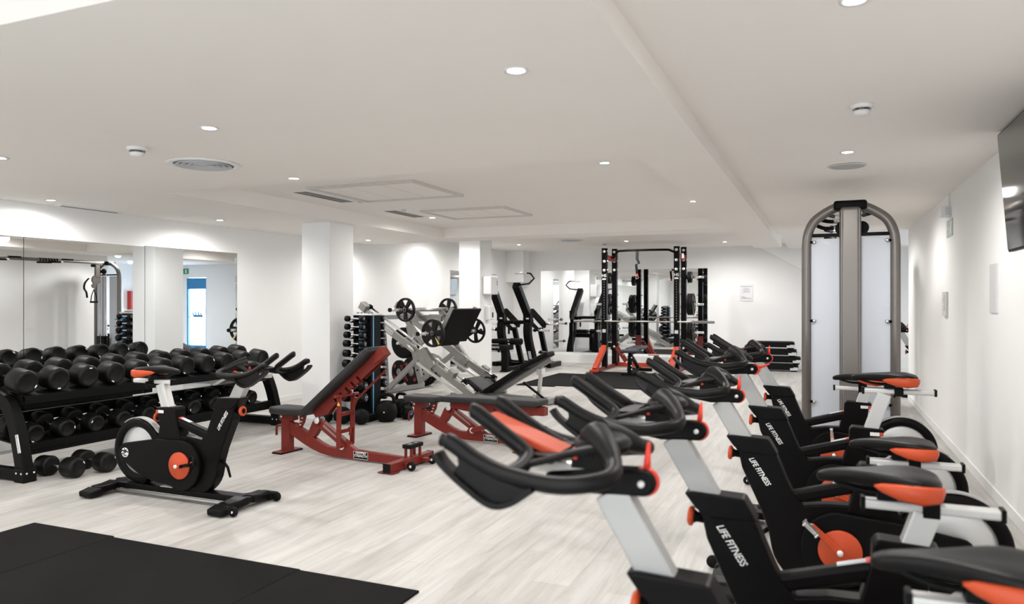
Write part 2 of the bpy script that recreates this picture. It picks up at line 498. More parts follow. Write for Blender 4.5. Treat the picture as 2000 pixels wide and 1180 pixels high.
for (x, y, z, lb) in ((-1.2, 2.9, ZS, 'ceiling downlight above the nearest handlebar, over the picture edge'), (-4.0, 0.6, ZR, 'ceiling downlight above the near end of the foreground mats'),
                  (-1.5, 0.4, ZR, 'ceiling downlight above the floor left of the nearest bike'), (-6.3, 1.4, ZR, 'ceiling downlight beside the left wall, before the mirrors'),
                  (-1.5, -1.5, ZR, 'ceiling downlight at the near end of the room, right one'), (-4.5, -1.5, ZR, 'ceiling downlight at the near end of the room, left one'),
                  (0.25, 9.2, ZR, 'added ceiling downlight hidden behind the top cap of the cable tower'), (0.0, 11.8, ZR, 'small added ceiling downlight seen under the arch of the cable tower'),
                  (-1.9, 12.9, ZB, 'added ceiling downlight past the raised coffer, right side'), (-1.9, 15.9, ZB, 'far added ceiling downlight in front of the signed wall notice'),
                  (3.2, 14.8, ZR + 0.06, 'ceiling downlight in the alcove by the glass door'), (-4.2, 12.2, ZB, 'added ceiling downlight past the raised coffer, left side')):
    dup(t0, (x, y, z), 0, lb)  # several of these lamps are added to brighten the far half
# lamps over the far half are boosted to brighten the back of the room
far = bpy.data.lights['downlight_beam'].copy(); far.energy = LAMP_W * 1.7
for o in list(bpy.data.objects):
    if o.type == 'LIGHT' and o.parent and o.parent.name.startswith('downlight') and o.parent.location.y > 9.5 and o.parent.location.x > -6.4: o.data = far

t = thing('air_vent', 'large round grey air vent ringed with slats in the ceiling', 'air vent', (-4.054, 4.005, ZS), 0, 'round ceiling vents')
MB().ring((0, 0, -0.006), (0, 0, 1), 0.245, 0.20, 0.014).build('rim', WHITE, t, 0)
b = MB()
for k, r in enumerate((0.188, 0.15, 0.112, 0.074)): b.lathe2([(r - 0.024, -0.003), (r - 0.002, -0.022), (r + 0.002, -0.020), (r - 0.018, -0.003)], (0, 0, 0.002), (0, 0, 1), 40)
b.lathe([(0.04, -0.012), (0.0001, -0.014)], (0, 0, 0), (0, 0, 1), 30)
b.build('slats', LGREY, t, 0)
MB().lathe([(0.201, -0.002), (0.0001, -0.002)], (0, 0, 0), (0, 0, 1), 40).build('backing', TAUPE, t, 0)
dup(t, (-4.70, 14.25, ZB), 0, 'round air vent in the far ceiling left of the power rack')
t = thing('ceiling_speaker', 'flat round speaker grille in the ceiling above the cable tower', 'speaker', (0.17, 6.458, ZR))
MB().lathe([(0.13, 0), (0.13, -0.006), (0.12, -0.01), (0.0001, -0.01)], (0, 0, 0), (0, 0, 1), 40).build('grille', mat('grille_grey', (0.45, 0.44, 0.43), 0.7, bump=0.8, bscale=900), t, 0)
MB().ring((0, 0, -0.004), (0, 0, 1), 0.145, 0.128, 0.01).build('rim', WHITE, t, 0)
# smoke detectors
t = thing('smoke_detector', 'white smoke detector near the left downlights', 'smoke detector', (-4.013, 3.417, ZS), 0, 'ceiling smoke detectors')
MB().lathe([(0.062, 0), (0.062, -0.012), (0.05, -0.02), (0.048, -0.022)], (0, 0, 0), (0, 0, 1), 28).build('base', WHITE, t, 0)
b = MB().lathe([(0.045, -0.034), (0.04, -0.052), (0.02, -0.06), (0.0001, -0.061)], (0, 0, 0), (0, 0, 1), 28); b.build('cap', WHITE, t, 0)
b = MB()
for k in range(8):
    a = k * math.pi / 4; b.box((0.042 * math.cos(a), 0.042 * math.sin(a), -0.028), (0.006, 0.012, 0.014), (0, 0, a))
b.lathe([(0.036, -0.02), (0.036, -0.036)], (0, 0, 0), (0, 0, 1), 16)
b.build('vents', TAUPE, t, 0)
dup(t, (0.19, 4.49, ZR), 0, 'white smoke detector over the bikes, above the cable tower')
dup(t, (-4.30, 15.3, ZB), 0, 'small far smoke detector above the left post of the power rack')
b = MB().lathe([(0.03, 0), (0.03, -0.012), (0.02, -0.02), (0.0001, -0.021)], (0, 0, 0), (0, 0, 1), 20)
o = b.build('ceiling_sensor', LGREY, None, 0); o.location = (-4.80, 7.02, ZC); tag(o, 'small round sensor beside the nearer ceiling grille', 'sensor', 'small ceiling sensors')
o2 = o.copy(); COL.objects.link(o2); o2.location = (-4.74, 7.86, ZC); o2['label'] = 'small round sensor beside the farther ceiling grille'


def cassette(x0, x1, y0, y1, label):
    t = thing('ceiling_hatch', label, 'ceiling panel', ((x0 + x1) / 2, (y0 + y1) / 2, ZC), 0, 'ceiling access panels')
    hx, hy = (x1 - x0) / 2, (y1 - y0) / 2
    b = MB()
    for s_ in (-1, 1):
        b.box((s_ * (hx - 0.02), 0, -0.012), (0.04, 2 * hy, 0.024)); b.box((0, s_ * (hy - 0.02), -0.012), (2 * hx - 0.08, 0.04, 0.024))
    b.build('frame', mat('hatch_frame', (0.62, 0.60, 0.56), 0.6), t, 0.002)
    wv = (2 * hx - 0.08) / 3
    for k in range(3):
        MB().box((-hx + 0.04 + wv * (k + 0.5), 0, -0.005), (wv - 0.012, 2 * hy - 0.09, 0.01)).build('leaf', CEIL, t, 0.001)
    MB().box((0, 0, -0.001), (2 * hx - 0.082, 2 * hy - 0.082, 0.002)).build('gap', TAUPE, t, 0)


cassette(-4.70, -3.49, 5.95, 7.0, 'large framed panel of three leaves in the raised ceiling, nearer one')
cassette(-4.60, -3.46, 8.0, 8.92, 'large framed panel of three leaves in the raised ceiling, farther one')


def grille(x, y, z, lx, ly, label):
    t = thing('air_grille', label, 'air grille', (x, y, z), 0, 'slim ceiling grilles')
    MB().box((0, 0, -0.004), (lx, ly, 0.008)).build('frame', WHITE, t, 0.001)
    b = MB()
    for s_ in (-1, 1):
        n = int(ly / 0.02)
        for k in range(n): b.box((s_ * lx * 0.22, -ly / 2 + 0.02 + (ly - 0.04) * k / max(1, n - 1), -0.0095), (lx * 0.36, 0.006, 0.004))
    b.build('louvres', TAUPE, t, 0)


grille(-4.93, 6.55, ZC, 0.2, 0.85, 'slim slotted air grille left of the nearer ceiling panel')
grille(-4.93, 8.2, ZC, 0.2, 0.75, 'slim slotted air grille left of the farther ceiling panel')
t = thing('slot_vent', 'long thin slot vent where the left ceiling meets the wall', 'air vent', (-7.08, 5.45, ZS))
MB().box((0, 0, -0.006), (0.1, 0.7, 0.012)).build('frame', WHITE, t, 0.002)
MB().box((0, 0, -0.014), (0.035, 0.64, 0.006)).build('slot', TAUPE, t, 0)

# ------------------------------------------------------------------ wall fittings, right wall
t = thing('television', 'black flat television mounted high on the right wall', 'television', (1.118, 4.90, 2.14))
tl = Euler((0, R(-4.5), 0))
o = MB().box((-0.055, 0, 0), (0.035, 1.3, 0.75), tl).build('casing', BLACK, t, 0.006)
o = MB().box((-0.0745, 0, 0), (0.004, 1.275, 0.725), tl).build('screen', SCREEN, t, 0)
MB().box((0.002, 0, 0), (0.07, 0.3, 0.25)).build('bracket', BLACK, t)
b = MB(); b.box((-0.045, 0, -0.02), (0.09, 0.13, 0.11)); t = thing('emergency_light', 'white emergency light box high on the right wall', 'light', (XR, 8.5, 2.37))
b.build('box', WHITE, t, 0.006); MB().box((-0.03, -0.066, -0.02), (0.045, 0.004, 0.08)).build('lens', LGREY, t, 0.001)
MB().box((-0.008, 0.03, 0.1), (0.014, 0.02, 0.13)).build('conduit', WHITE, t, 0)
t = thing('exit_sign', 'small grey green running man exit sign on the right wall', 'sign', (XR, 8.5, 2.185))
MB().box((-0.004, 0, 0), (0.008, 0.36, 0.17)).build('plate', mat('sign_plate', (0.42, 0.50, 0.46), 0.35), t, 0.001)
b = MB(); b.box((-0.0095, -0.1, 0), (0.002, 0.07, 0.12)); b.box((-0.0095, 0.04, 0), (0.002, 0.10, 0.02)); b.box((-0.0095, 0.09, 0), (0.002, 0.02, 0.07), (R(45), 0, 0))
b.ell((-0.0095, 0.03, 0.045), (0.002, 0.014, 0.014), 10); b.box((-0.0095, 0.0, -0.02), (0.002, 0.02, 0.08), (R(25), 0, 0))
b.build('pictogram', WHITE, t, 0)
t = thing('thermostat', 'tall white control panel with small buttons on the right wall', 'control panel', (XR, 8.75, 1.43))
MB().box((-0.012, 0, 0), (0.024, 0.24, 0.25)).build('casing', mat('control_casing', (0.66, 0.66, 0.65), 0.4), t, 0.004)
b = MB()
for k in range(4): b.box((-0.026, 0.04, -0.06 + 0.035 * k), (0.004, 0.03, 0.015))
b.build('buttons', LGREY, t, 0.001)
MB().box((-0.026, -0.04, 0.01), (0.003, 0.05, 0.16)).build('display', LGREY, t, 0)
o = MB().box((0, 0, 0), (0.012, 0.24, 0.36)).build('notice_board', mat('notice_sleeve', (0.70, 0.70, 0.70), 0.3), None, 0.001); o.location = (XR - 0.006, 6.41, 1.55)
tag(o, 'blank pale notice sleeve on the right wall below the television', 'notice')

t = thing('wall_poster', 'white framed notice with a handwritten signature on the back wall', 'poster', (-1.6, YB, 1.655))
MB().box((0, -0.006, 0), (0.29, 0.012, 0.37)).build('sheet', PAPER, t, 0.001)
b = MB(); b.bx(-.12, .12, -0.0135, -0.012, 0.135, 0.145)
for k in range(6): b.bx(-.05 - .02 * (k % 3), .05 + .02 * (k % 3), -0.0135, -0.012, 0.10 - 0.018 * k, 0.1055 - 0.018 * k)
b.tube(cr([(-.1, -.013, -.14), (-.08, -.013, -.08), (-.06, -.013, -.13), (-.04, -.013, -.085), (-.03, -.013, -.13), (0, -.013, -.11), (.02, -.013, -.13), (.05, -.013, -.115), (.08, -.013, -.13), (.11, -.013, -.12)], 4), 0.004, 5)
b.build('writing', DINK, t, 0)
b = MB(); b.box((0, 0, 0), (0.33, 0.42, 0.5))
t = thing('fire_cabinet', 'red fire cabinet seen at the edge of the pillar reflection', 'cabinet', (XA - 0.082, 16.45, 1.5))
MB().box((0, 0, 0), (0.16, 0.5, 0.56)).build('body', CARDB, t, 0.005)
MB().box((-0.083, 0, 0), (0.006, 0.44, 0.5)).build('door', CARDB, t, 0.003)
t = thing('exit_sign', 'green exit sign over the glass door, seen in the left mirror', 'sign', (3.85, YB - 0.01, 2.4))
MB().box((0, 0, 0), (0.34, 0.02, 0.17)).build('plate', GREEN, t, 0.002)
b = MB(); b.box((-0.08, -0.012, 0), (0.05, 0.003, 0.11)); b.ell((0.05, -0.012, 0.04), (0.016, 0.002, 0.016), 10); b.box((0.05, -0.012, -0.01), (0.03, 0.003, 0.08), (0, R(20), 0))
b.build('pictogram', WHITE, t, 0)

# dispensers on the far pillar
t = thing('towel_dispenser', 'white paper towel dispenser on the far pillar', 'dispenser', (-6.28, 13.6, 1.78))
MB().box((0.1, -0.02, 0), (0.2, 0.36, 0.36)).build('casing', WHITE, t, 0.02)
MB().box((0.202, 0.09, 0.05), (0.004, 0.02, 0.1)).build('window', BLUE, t, 0)
MB().prism([(0.02, -0.18), (0.12, -0.18), (0.09, -0.26), (0.06, -0.23)], -0.04, -0.035).build('paper', PAPER, t, 0)
t = thing('soap_dispenser', 'white soap dispenser below the towel dispenser on the far pillar', 'dispenser', (-6.28, 13.62, 1.23))
MB().box((0.06, 0, 0), (0.12, 0.2, 0.28)).build('casing', WHITE, t, 0.02)
MB().box((0.122, 0.03, -0.04), (0.004, 0.06, 0.1)).build('window', BLACK, t, 0.002)

# ------------------------------------------------------------------ mats
def fmat(x0, x1, y0, y1, label, grp, sk=0):
    c = ((x0 + x1) / 2, (y0 + y1) / 2)
    o = MB().box((0, 0, 0.006), (x1 - x0 - 0.003, y1 - y0 - 0.003, 0.012)).build('rubber_mat', MATM, None, 0.002)
    o.location = (c[0], c[1], 0); tag(o, label, 'mat', grp)


g = 'black rubber mats in the foreground'
fmat(-4.75, -4.02, 1.3, 3.26, 'greyer black rubber mat at the far left corner of the floor', g)
fmat(-4.02, -2.6, 1.3, 3.245, 'wide black rubber mat, middle one at the lower left', g)
fmat(-2.6, -1.86, 1.3, 3.235, 'black rubber mat whose pointed corner ends right of the others', g)
g = 'black rubber mats under the power rack'
fmat(-4.95, -4.25, 11.95, 14.25, 'dark rubber mat strip left of the power rack', g)
fmat(-4.25, -2.0, 12.1, 14.9, 'large dark rubber mat in front of the power rack', g)
# ------------------------------------------------------------------ indoor bikes
# local frame: +x forward (handlebar), y left, z up, crank near x = 0


def circ(cx, cz, r, a0, a1, n=12):
    return [(cx + r * math.cos(R(a0 + (a1 - a0) * k / n)), cz + r * math.sin(R(a0 + (a1 - a0) * k / n))) for k in range(n + 1)]


def make_bike():
    t = thing('indoor_bike', 'x', 'exercise bike')
    # main body: low shell, front post and seat tube
    b = MB()
    body = [(-0.33, 0.40), (-0.24, 0.445), (-0.06, 0.475), (0.06, 0.47), (0.16, 0.452), (0.205, 0.50), (0.235, 0.565), (0.305, 0.735), (0.325, 0.765), (0.40, 0.772), (0.50, 0.772), (0.512, 0.755),
            (0.468, 0.690), (0.452, 0.615), (0.40, 0.50), (0.355, 0.40), (0.325, 0.31), (0.318, 0.27)] + circ(0.10, 0.27, 0.215, -10, -75, 6) + \
           [(0.125, 0.055), (-0.055, 0.055), (-0.06, 0.09), (-0.15, 0.115), (-0.26, 0.16), (-0.31, 0.20)]
    b.prism(body, -0.042, 0.042)
    b.prism([(0.28, 0.69), (0.305, 0.735), (0.325, 0.768), (0.50, 0.776), (0.53, 0.772), (0.49, 0.72), (0.44, 0.69)], -0.05, 0.05)
    b.prism([(-0.27, 0.655), (-0.265, 0.67), (-0.09, 0.68), (-0.075, 0.66), (-0.072, 0.60), (-0.05, 0.52), (-0.03, 0.44), (-0.30, 0.40), (-0.25, 0.46), (-0.235, 0.53), (-0.245, 0.62)], -0.048, 0.048)
    b.build('frame', SATIN, t, 0.014)
    MB().beam((-0.12, 0, 0.578), (0.235, 0, 0.478), 0.07, 0.062).build('top_tube', SATIN, t, 0.018)
    b = MB()
    for sy in (-1, 1): b.beam((-0.035, sy * 0.012, 0.5935), (0.035, sy * 0.012, 0.5735), 0.022, 0.004)
    MB().beam((-0.06, 0, 0.594), (0.03, 0, 0.5685), 0.03, 0.008).build('data_label', LGREY, t, 0.001)
    MB().beam((-0.075, 0, 0.598), (-0.058, 0, 0.5935), 0.04, 0.010).build('red_marker', mat('red_marker', (0.75, 0.09, 0.06), .4), t, 0.001)
    for sy in (-1, 1):
        MB().box((-0.225, sy * 0.0495, 0.64), (0.07, 0.003, 0.022)).build('size_label', WHITE, t, 0.001)
        MB().box((-0.253, sy * 0.0515, 0.64), (0.022, 0.003, 0.022)).build('size_label', ORANGE, t, 0.001)
    # flywheel, its guard ring, light rim strip
    MB().lathe([(0.03, -0.014), (0.19, -0.014), (0.197, -0.009), (0.197, 0.009), (0.19, 0.014), (0.03, 0.014)], (-0.478, 0, 0.33), (0, 1, 0), 48).build('flywheel', FLYW, t, 0)
    MB().ring((-0.478, 0, 0.33), (0, 1, 0), 0.238, 0.178, 0.085, 48, 0.012).build('wheel_guard', SATIN, t, 0)
    arc = [(-0.478 + 0.246 * math.cos(R(a)), 0, 0.33 + 0.246 * math.sin(R(a))) for a in range(125, 38, -6)]
    MB().strap(arc + [(-0.255, 0, 0.468), (-0.215, 0, 0.452)], 0.05, 0.007).build('rim_strip', ALU, t, 0.001)
    MB().beam((-0.30, 0, 0.21), (-0.45, 0, 0.085), 0.07, 0.05).build('wheel_strut', SATIN, t, 0.01)
    # drive cover right, round cover left
    tear = circ(-0.545, 0.318, 0.072, 100, 235, 10) + [(-0.43, 0.175), (-0.25, 0.12)] + circ(0.0, 0.265, 0.182, 240, 445, 20) + [(-0.25, 0.44)]
    MB().prism(tear, -0.078, -0.045).build('drive_cover', BLACK, t, 0.008)
    tear2 = circ(-0.50, 0.318, 0.06, 100, 235, 8) + [(-0.25, 0.14)] + circ(0.0, 0.265, 0.178, 240, 445, 16) + [(-0.25, 0.42)]
    MB().prism(tear2, 0.045, 0.072).build('drive_cover', BLACK, t, 0.008)
    e = MB()
    e.lathe([(0.036, 0), (0.036, -0.002), (0.0001, -0.002)], (-0.548, -0.079, 0.318), (0, 1, 0), 28)
    e.build('emblem', INK, t, 0)
    e = MB()
    e.tube(cr([(-0.585, -0.0825, 0.325), (-0.565, -0.0825, 0.335), (-0.545, -0.0825, 0.318), (-0.53, -0.0825, 0.33), (-0.512, -0.0825, 0.322)], 5), 0.004, 6)
    e.tube(cr([(-0.58, -0.0825, 0.305), (-0.56, -0.0825, 0.312), (-0.548, -0.0825, 0.295), (-0.53, -0.0825, 0.30)], 5), 0.003, 6)
    e.tube(cr([(-0.55, -0.0825, 0.352), (-0.545, -0.0825, 0.33), (-0.53, -0.0825, 0.345)], 5), 0.0035, 6)
    e.build('emblem_lines', BLACK, t, 0)
    # cranks and pedals
    for sy, ang in ((-1, 0), (1, 180)):
        MB().lathe([(0.098, -0.006), (0.098, 0.004), (0.094, 0.008), (0.035, 0.010), (0.03, 0.014), (0.0001, 0.014)], (0.0, sy * 0.084, 0.265), (0, sy, 0), 40).build('crank_disc', ORANGE, t, 0)
        a = R(ang)
        ex, ez = 0.175 * math.cos(a), 0.175 * math.sin(a)
        c = MB(); c.beam((0, sy * 0.106, 0.265), (ex, sy * 0.112, 0.265 + ez), 0.014, 0.036, (-math.sin(a), 0, math.cos(a)), 0.014, 0.026)
        ca = c.build('crank_arm', ORANGE, t, 0.005)
        MB().lathe([(0.014, 0), (0.014, 0.012), (0.0001, 0.012)], (0, sy * 0.112, 0.265), (0, sy, 0), 16).build('axle_bolt', BOLT, t, 0)
        px, pz = ex, 0.265 + ez
        p = MB()
        p.cyl((px, sy * 0.115, pz), (px, sy * 0.16, pz), 0.008)
        p.box((px, sy * 0.175, pz), (0.06, 0.05, 0.018))
        for q in (-1, 1): p.box((px + q * 0.036, sy * 0.175, pz), (0.010, 0.07, 0.024))
        pe = p.build('pedal', BLACK if sy < 0 else SILVER, t, 0.004)
        q = MB(); q.strap(cr([(px - 0.01, sy * 0.155, pz), (px + 0.03, sy * 0.155, pz + 0.055), (px + 0.07, sy * 0.18, pz + 0.05), (px + 0.085, sy * 0.2, pz - 0.01), (px + 0.05, sy * 0.21, pz - 0.05)], 4), 0.02, 0.005, (0, 1, 0.3))
        if sy < 0: q.build('toe_cage', BLACK, pe, 0.001)
        MB().lathe([(0.01, 0), (0.01, 0.006), (0.0001, 0.006)], (px, sy * 0.12, pz), (0, sy, 0), 12).build('pedal_bolt', CHROME, pe, 0)
    # base
    b = MB(); b.beam((-0.72, 0, 0.062), (0.53, 0, 0.062), 0.10, 0.045)
    b.prism([(-0.06, 0.04), (0.125, 0.04), (0.125, 0.1), (-0.06, 0.1)], -0.04, 0.04)
    b.build('base_rail', SATIN, t, 0.008)
    MB().tube([(-0.70, -0.062, 0.028), (0.50, -0.062, 0.028)], 0.012, 10).build('base_trim', STEEL, t, 0)
    MB().box((-0.17, -0.02, 0.087), (0.12, 0.05, 0.003)).build('foot_label', WHITE, t, 0)
    for nm, xc, w0 in (('rear_foot', -0.71, 0.13), ('front_foot', 0.53, 0.13)):
        f = MB()
        f.beam((xc, -0.20, 0.055), (xc, 0.20, 0.055), w0 - 0.02, 0.045)
        f.beam((xc, -0.02, 0.06), (xc, -0.27, 0.035), w0, 0.055, (0, 0, 1), w0 - 0.02, 0.04)
        f.beam((xc, 0.02, 0.06), (xc, 0.27, 0.035), w0, 0.055, (0, 0, 1), w0 - 0.02, 0.04)
        fo = f.build(nm, SATIN, t, 0.012)
        for sy in (-1, 1):
            MB().beam((xc - 0.005, sy * 0.19, 0.04), (xc - 0.005, sy * 0.285, 0.030), w0 + 0.015, 0.058, (0, 0, 1), w0, 0.045).build('foot_cap', RUBBER, fo, 0.012)
            if nm == 'front_foot':
                w_ = MB(); w_.lathe([(0.012, -0.012), (0.03, -0.012), (0.033, -0.008), (0.033, 0.008), (0.03, 0.012), (0.012, 0.012)], (xc + 0.10, sy * 0.215, 0.035), (0, 1, 0), 20)
                w_.beam((xc + 0.04, sy * 0.236, 0.045), (xc + 0.10, sy * 0.236, 0.036), 0.012, 0.03)
                w_.build('wheel', RUBBER, fo, 0)
                MB().lathe([(0.009, 0), (0.009, 0.008), (0.0001, 0.008)], (xc + 0.10, sy * 0.228 if sy < 0 else sy * 0.228, 0.035), (0, sy, 0), 10).build('wheel_bolt', BOLT, fo, 0)
    # adjusting knobs
    for nm, p0, d in (('front_knob', (0.455, 0, 0.675), (1, 0, 0.08)), ('rear_knob', (-0.25, 0, 0.585), (-1, 0, 0.05))):
        k = MB(); k.lathe([(0.018, 0), (0.018, 0.035), (0.024, 0.045), (0.024, 0.055), (0.019, 0.066), (0.012, 0.068), (0.0001, 0.068)], p0, d, 16)
        ko = k.build(nm, BLACK, t, 0)
        MB().lathe([(0.022, 0.045), (0.034, 0.05), (0.036, 0.060), (0.029, 0.067), (0.018, 0.066)], p0, d, 24).build('knob_cap', ORANGE, ko, 0)
    # front lever below the post (row bikes show it)
    MB().tube([(0.33, 0.0, 0.31), (0.375, 0.0, 0.27), (0.40, 0, 0.20)], [0.012, 0.01, 0.008], 8).build('brake_hook', BLACK, t, 0)
    # seat post, slider, saddle (reference height; children are shifted per bike)
    p = MB(); p.beam((-0.115, 0, 0.42), (-0.233, 0, 0.772), 0.062, 0.078, (1, 0, 0.3))
    po = p.build('seat_post', ALUB, t, 0.006)
    q = MB()
    for k in range(12):
        f = 0.5 + k * 0.04
        for sy in (-1,): q.box((-0.115 - 0.118 * f, sy * 0.0315, 0.42 + 0.352 * f), (0.012 if k % 2 else 0.008, 0.001, 0.002))
    q.build('scale_marks', DINK, po, 0)
    s_ = MB(); s_.beam((-0.195, 0, 0.787), (0.195, 0, 0.787), 0.05, 0.031)
    so = s_.build('seat_slider', ALUB, t, 0.008)
    for x in (-0.197, 0.197): MB().box((x, 0, 0.787), (0.014, 0.056, 0.042)).build('end_cap', BLACK, so, 0.004)
    c = MB(); c.box((0.0, 0, 0.785), (0.05, 0.066, 0.05)); c.cyl((0.0, -0.075, 0.78), (0.0, 0.03, 0.78), 0.012); c.cyl((0.0, -0.075, 0.78), (0.02, -0.075, 0.74), 0.007); c.build('slider_clamp', BLACK, so, 0.004)
    # saddle: lofted sections along x (nose at +)
    secs = [(-0.185, 0.06, 0.030, 0.875), (-0.17, 0.115, 0.045, 0.875), (-0.12, 0.135, 0.052, 0.882), (-0.06, 0.118, 0.050, 0.885), (0.0, 0.075, 0.044, 0.884), (0.06, 0.042, 0.038, 0.882), (0.12, 0.030, 0.034, 0.878), (0.165, 0.026, 0.030, 0.872), (0.185, 0.012, 0.018, 0.866)]
    n = 20; vs = []; fs = []
    for (x, hw, hh, z) in secs:
        for k in range(n):
            a = 2 * math.pi * k / n; cy, cz = math.cos(a), math.sin(a)
            yy = hw * math.copysign(abs(cy) ** 0.8, cy); zz = hh * (0.55 if cz > 0 else 0.9) * math.copysign(abs(cz) ** 0.8, cz)
            if cz > 0: zz -= 0.012 * (1 - abs(cy)) * (1 if hw > 0.05 else 0.4)
            vs.append((x, yy, z + zz))
    for i in range(len(secs) - 1):
        for k in range(n): fs.append((i * n + k, i * n + (k + 1) % n, (i + 1) * n + (k + 1) % n, (i + 1) * n + k))
    fs += [tuple(range(n)), tuple((len(secs) - 1) * n + k for k in range(n))]
    sd = MB().add(vs, fs, True).build('saddle', GRIP, t, 0, sub=1)
    for sy in (-1, 1):
        o = MB(); vs = []; fs = []
        sec2 = [(-0.190, 0.06, 0.012, 0.866), (-0.174, 0.113, 0.025, 0.862), (-0.12, 0.134, 0.030, 0.860), (-0.06, 0.119, 0.026, 0.862), (-0.01, 0.087, 0.015, 0.866), (0.012, 0.074, 0.003, 0.868)]
        for (x, yy, hh, z) in sec2:
            for k in range(8):
                a = 2 * math.pi * k / 8
                vs.append((x, sy * (yy - 0.004) + 0.010 * math.cos(a), z - 0.008 + hh * math.sin(a)))
        for i in range(5):
            for k in range(8): fs.append((i * 8 + k, i * 8 + (k + 1) % 8, (i + 1) * 8 + (k + 1) % 8, (i + 1) * 8 + k))
        fs += [tuple(range(8)), tuple(40 + k for k in range(8))]
        o.add(vs, fs, True).build('saddle_flank', ORANGE, sd, 0)
    u = MB()
    for sy in (-1, 1): u.tube(cr([(0.13, sy * 0.012, 0.852), (0.05, sy * 0.022, 0.832), (-0.08, sy * 0.025, 0.83), (-0.15, sy * 0.04, 0.845)], 4), 0.006, 8)
    u.box((-0.03, 0, 0.822), (0.06, 0.07, 0.03))
    u.build('saddle_rail', BLACK, sd, 0)
    # handlebar post
    p = MB(); p.beam((0.36, 0, 0.60), (0.575, 0, 0.965), 0.058, 0.088, (-1, 0, 0.6))
    ho = p.build('handlebar_post', ALU, t, 0.006)
    q = MB()
    for k in range(12):
        f = 0.48 + k * 0.04
        for sy in (-1,): q.box((0.36 + 0.215 * f - 0.01, sy * 0.0295, 0.60 + 0.365 * f), (0.012 if k % 2 else 0.008, 0.001, 0.002))
    q.build('scale_marks', DINK, ho, 0)
    a = MB(); a.prism(circ(0.492, 0.994, 0.034, 80, 275, 10) + [(0.62, 0.955), (0.74, 0.975), (0.755, 0.99), (0.74, 1.005), (0.62, 1.022)], -0.032, 0.032)
    ao = a.build('handlebar_clamp', BLACK, t, 0.010)
    
    for sy in (-1, 1): MB().lathe([(0.009, 0), (0.009, 0.006), (0.0001, 0.006)], (0.492, sy * 0.031, 0.994), (0, sy, 0), 14).build('clamp_bolt', BOLT, ao, 0)
    l = MB(); l.tube([(0.485, 0.0, 1.02), (0.482, 0.005, 1.05), (0.478, 0.005, 1.095)], [0.010, 0.009, 0.004], 10); l.lathe([(0.036, -0.010), (0.038, 0), (0.036, 0.010)], (0.489, 0, 0.994), (0, 1, 0), 28)
    lo_ = l.build('release_lever', mat('lever_red', (0.75, 0.05, 0.025), .4), t, 0)
    s2 = MB(); s2.beam((0.56, 0, 1.015), (0.80, 0, 1.015), 0.05, 0.034); s2.build('bar_slider', SILVER, t, 0.005)
    # handlebar
    hb = MB(); r = 0.0215
    for sy in (-1, 1):
        rail = cr([(0.615, sy * 0.02, 1.098), (0.575, sy * 0.07, 1.086), (0.535, sy * 0.135, 1.058), (0.528, sy * 0.195, 1.042), (0.575, sy * 0.232, 1.031), (0.66, sy * 0.234, 1.022), (0.78, sy * 0.225, 1.035), (0.86, sy * 0.222, 1.062), (0.925, sy * 0.22, 1.098), (0.955, sy * 0.218, 1.104)], 6)
        hb.tube(rail, [r * (2.15 - 1.15 * min(1, i / 12)) if i < 12 else (r if i < len(rail) - 4 else r * 0.8) for i in range(len(rail))], 12)
        # aero horn on the inside, turning out to meet the rail
        horn = cr([(0.775, sy * 0.205, 1.03), (0.765, sy * 0.15, 1.04), (0.775, sy * 0.10, 1.062), (0.85, sy * 0.088, 1.11), (0.92, sy * 0.088, 1.156), (0.94, sy * 0.09, 1.162)], 6)
        hb.tube(horn, [r * 0.95] * (len(horn) - 3) + [r * 0.85, r * 0.7, r * 0.4], 12)
        # curved forearm blade hanging below the outer horn
        hb.strap(cr([(0.70, sy * 0.232, 1.01), (0.755, sy * 0.232, 0.972), (0.81, sy * 0.23, 0.962), (0.88, sy * 0.228, 1.0), (0.94, sy * 0.226, 1.044), (0.965, sy * 0.224, 1.072)], 5), 0.045, 0.014, (0, 1, 0))
        hb.prism([(0.70, 1.025), (0.78, 1.045), (0.84, 1.06), (0.905, 1.085), (0.90, 1.05), (0.912, 1.03), (0.85, 0.985), (0.81, 0.966), (0.765, 0.973), (0.70, 1.005)], sy * 0.222, sy * 0.238)
        # wing joining bar and centre
        hb.tube(cr([(0.56, sy * 0.06, 1.085), (0.64, sy * 0.10, 1.075), (0.72, sy * 0.13, 1.052), (0.77, sy * 0.15, 1.04)], 4), [0.024, .021, .019, .017, .015, .014, .013, .013, .013, .013, .013, .013, .013], 10, sy=0.7)
    hb.ell((0.60, 0, 1.082), (0.075, 0.085, 0.036), 16)
    hb.box((0.63, 0, 1.045), (0.09, 0.07, 0.05)); hb.box((0.735, 0, 1.05), (0.06, 0.20, 0.022))
    h = hb.build('handlebar', GRIP, t, 0.004)
    o = MB()
    o.box((0.66, 0.045, 1.06), (0.012, 0.012, 0.03)); o.box((0.66, -0.045, 1.06), (0.012, 0.012, 0.03))
    o.build('bar_marker', mat('marker_red', (0.55, 0.05, 0.03), .4), h, 0.002)
    return t


def bike_text(t):
    for sy in (-1, 1):
        # reads up the post on the right flank, down it on the left flank
        ang = math.atan2(0.150, 0.098)
        if sy < 0: rot = Matrix.Rotation(-ang, 4, 'Y') @ Matrix.Rotation(R(90), 4, 'X')
        else: rot = Matrix.Rotation(R(180), 4, 'Z') @ Matrix.Rotation(ang, 4, 'Y') @ Matrix.Rotation(R(90), 4, 'X')
        text_mesh('lettering', 'LIFE FITNESS', 0.036, INK, t, (0.368, sy * 0.0438, 0.605), rot.to_euler(), 0.0008, sx=0.78, shear=0.35)


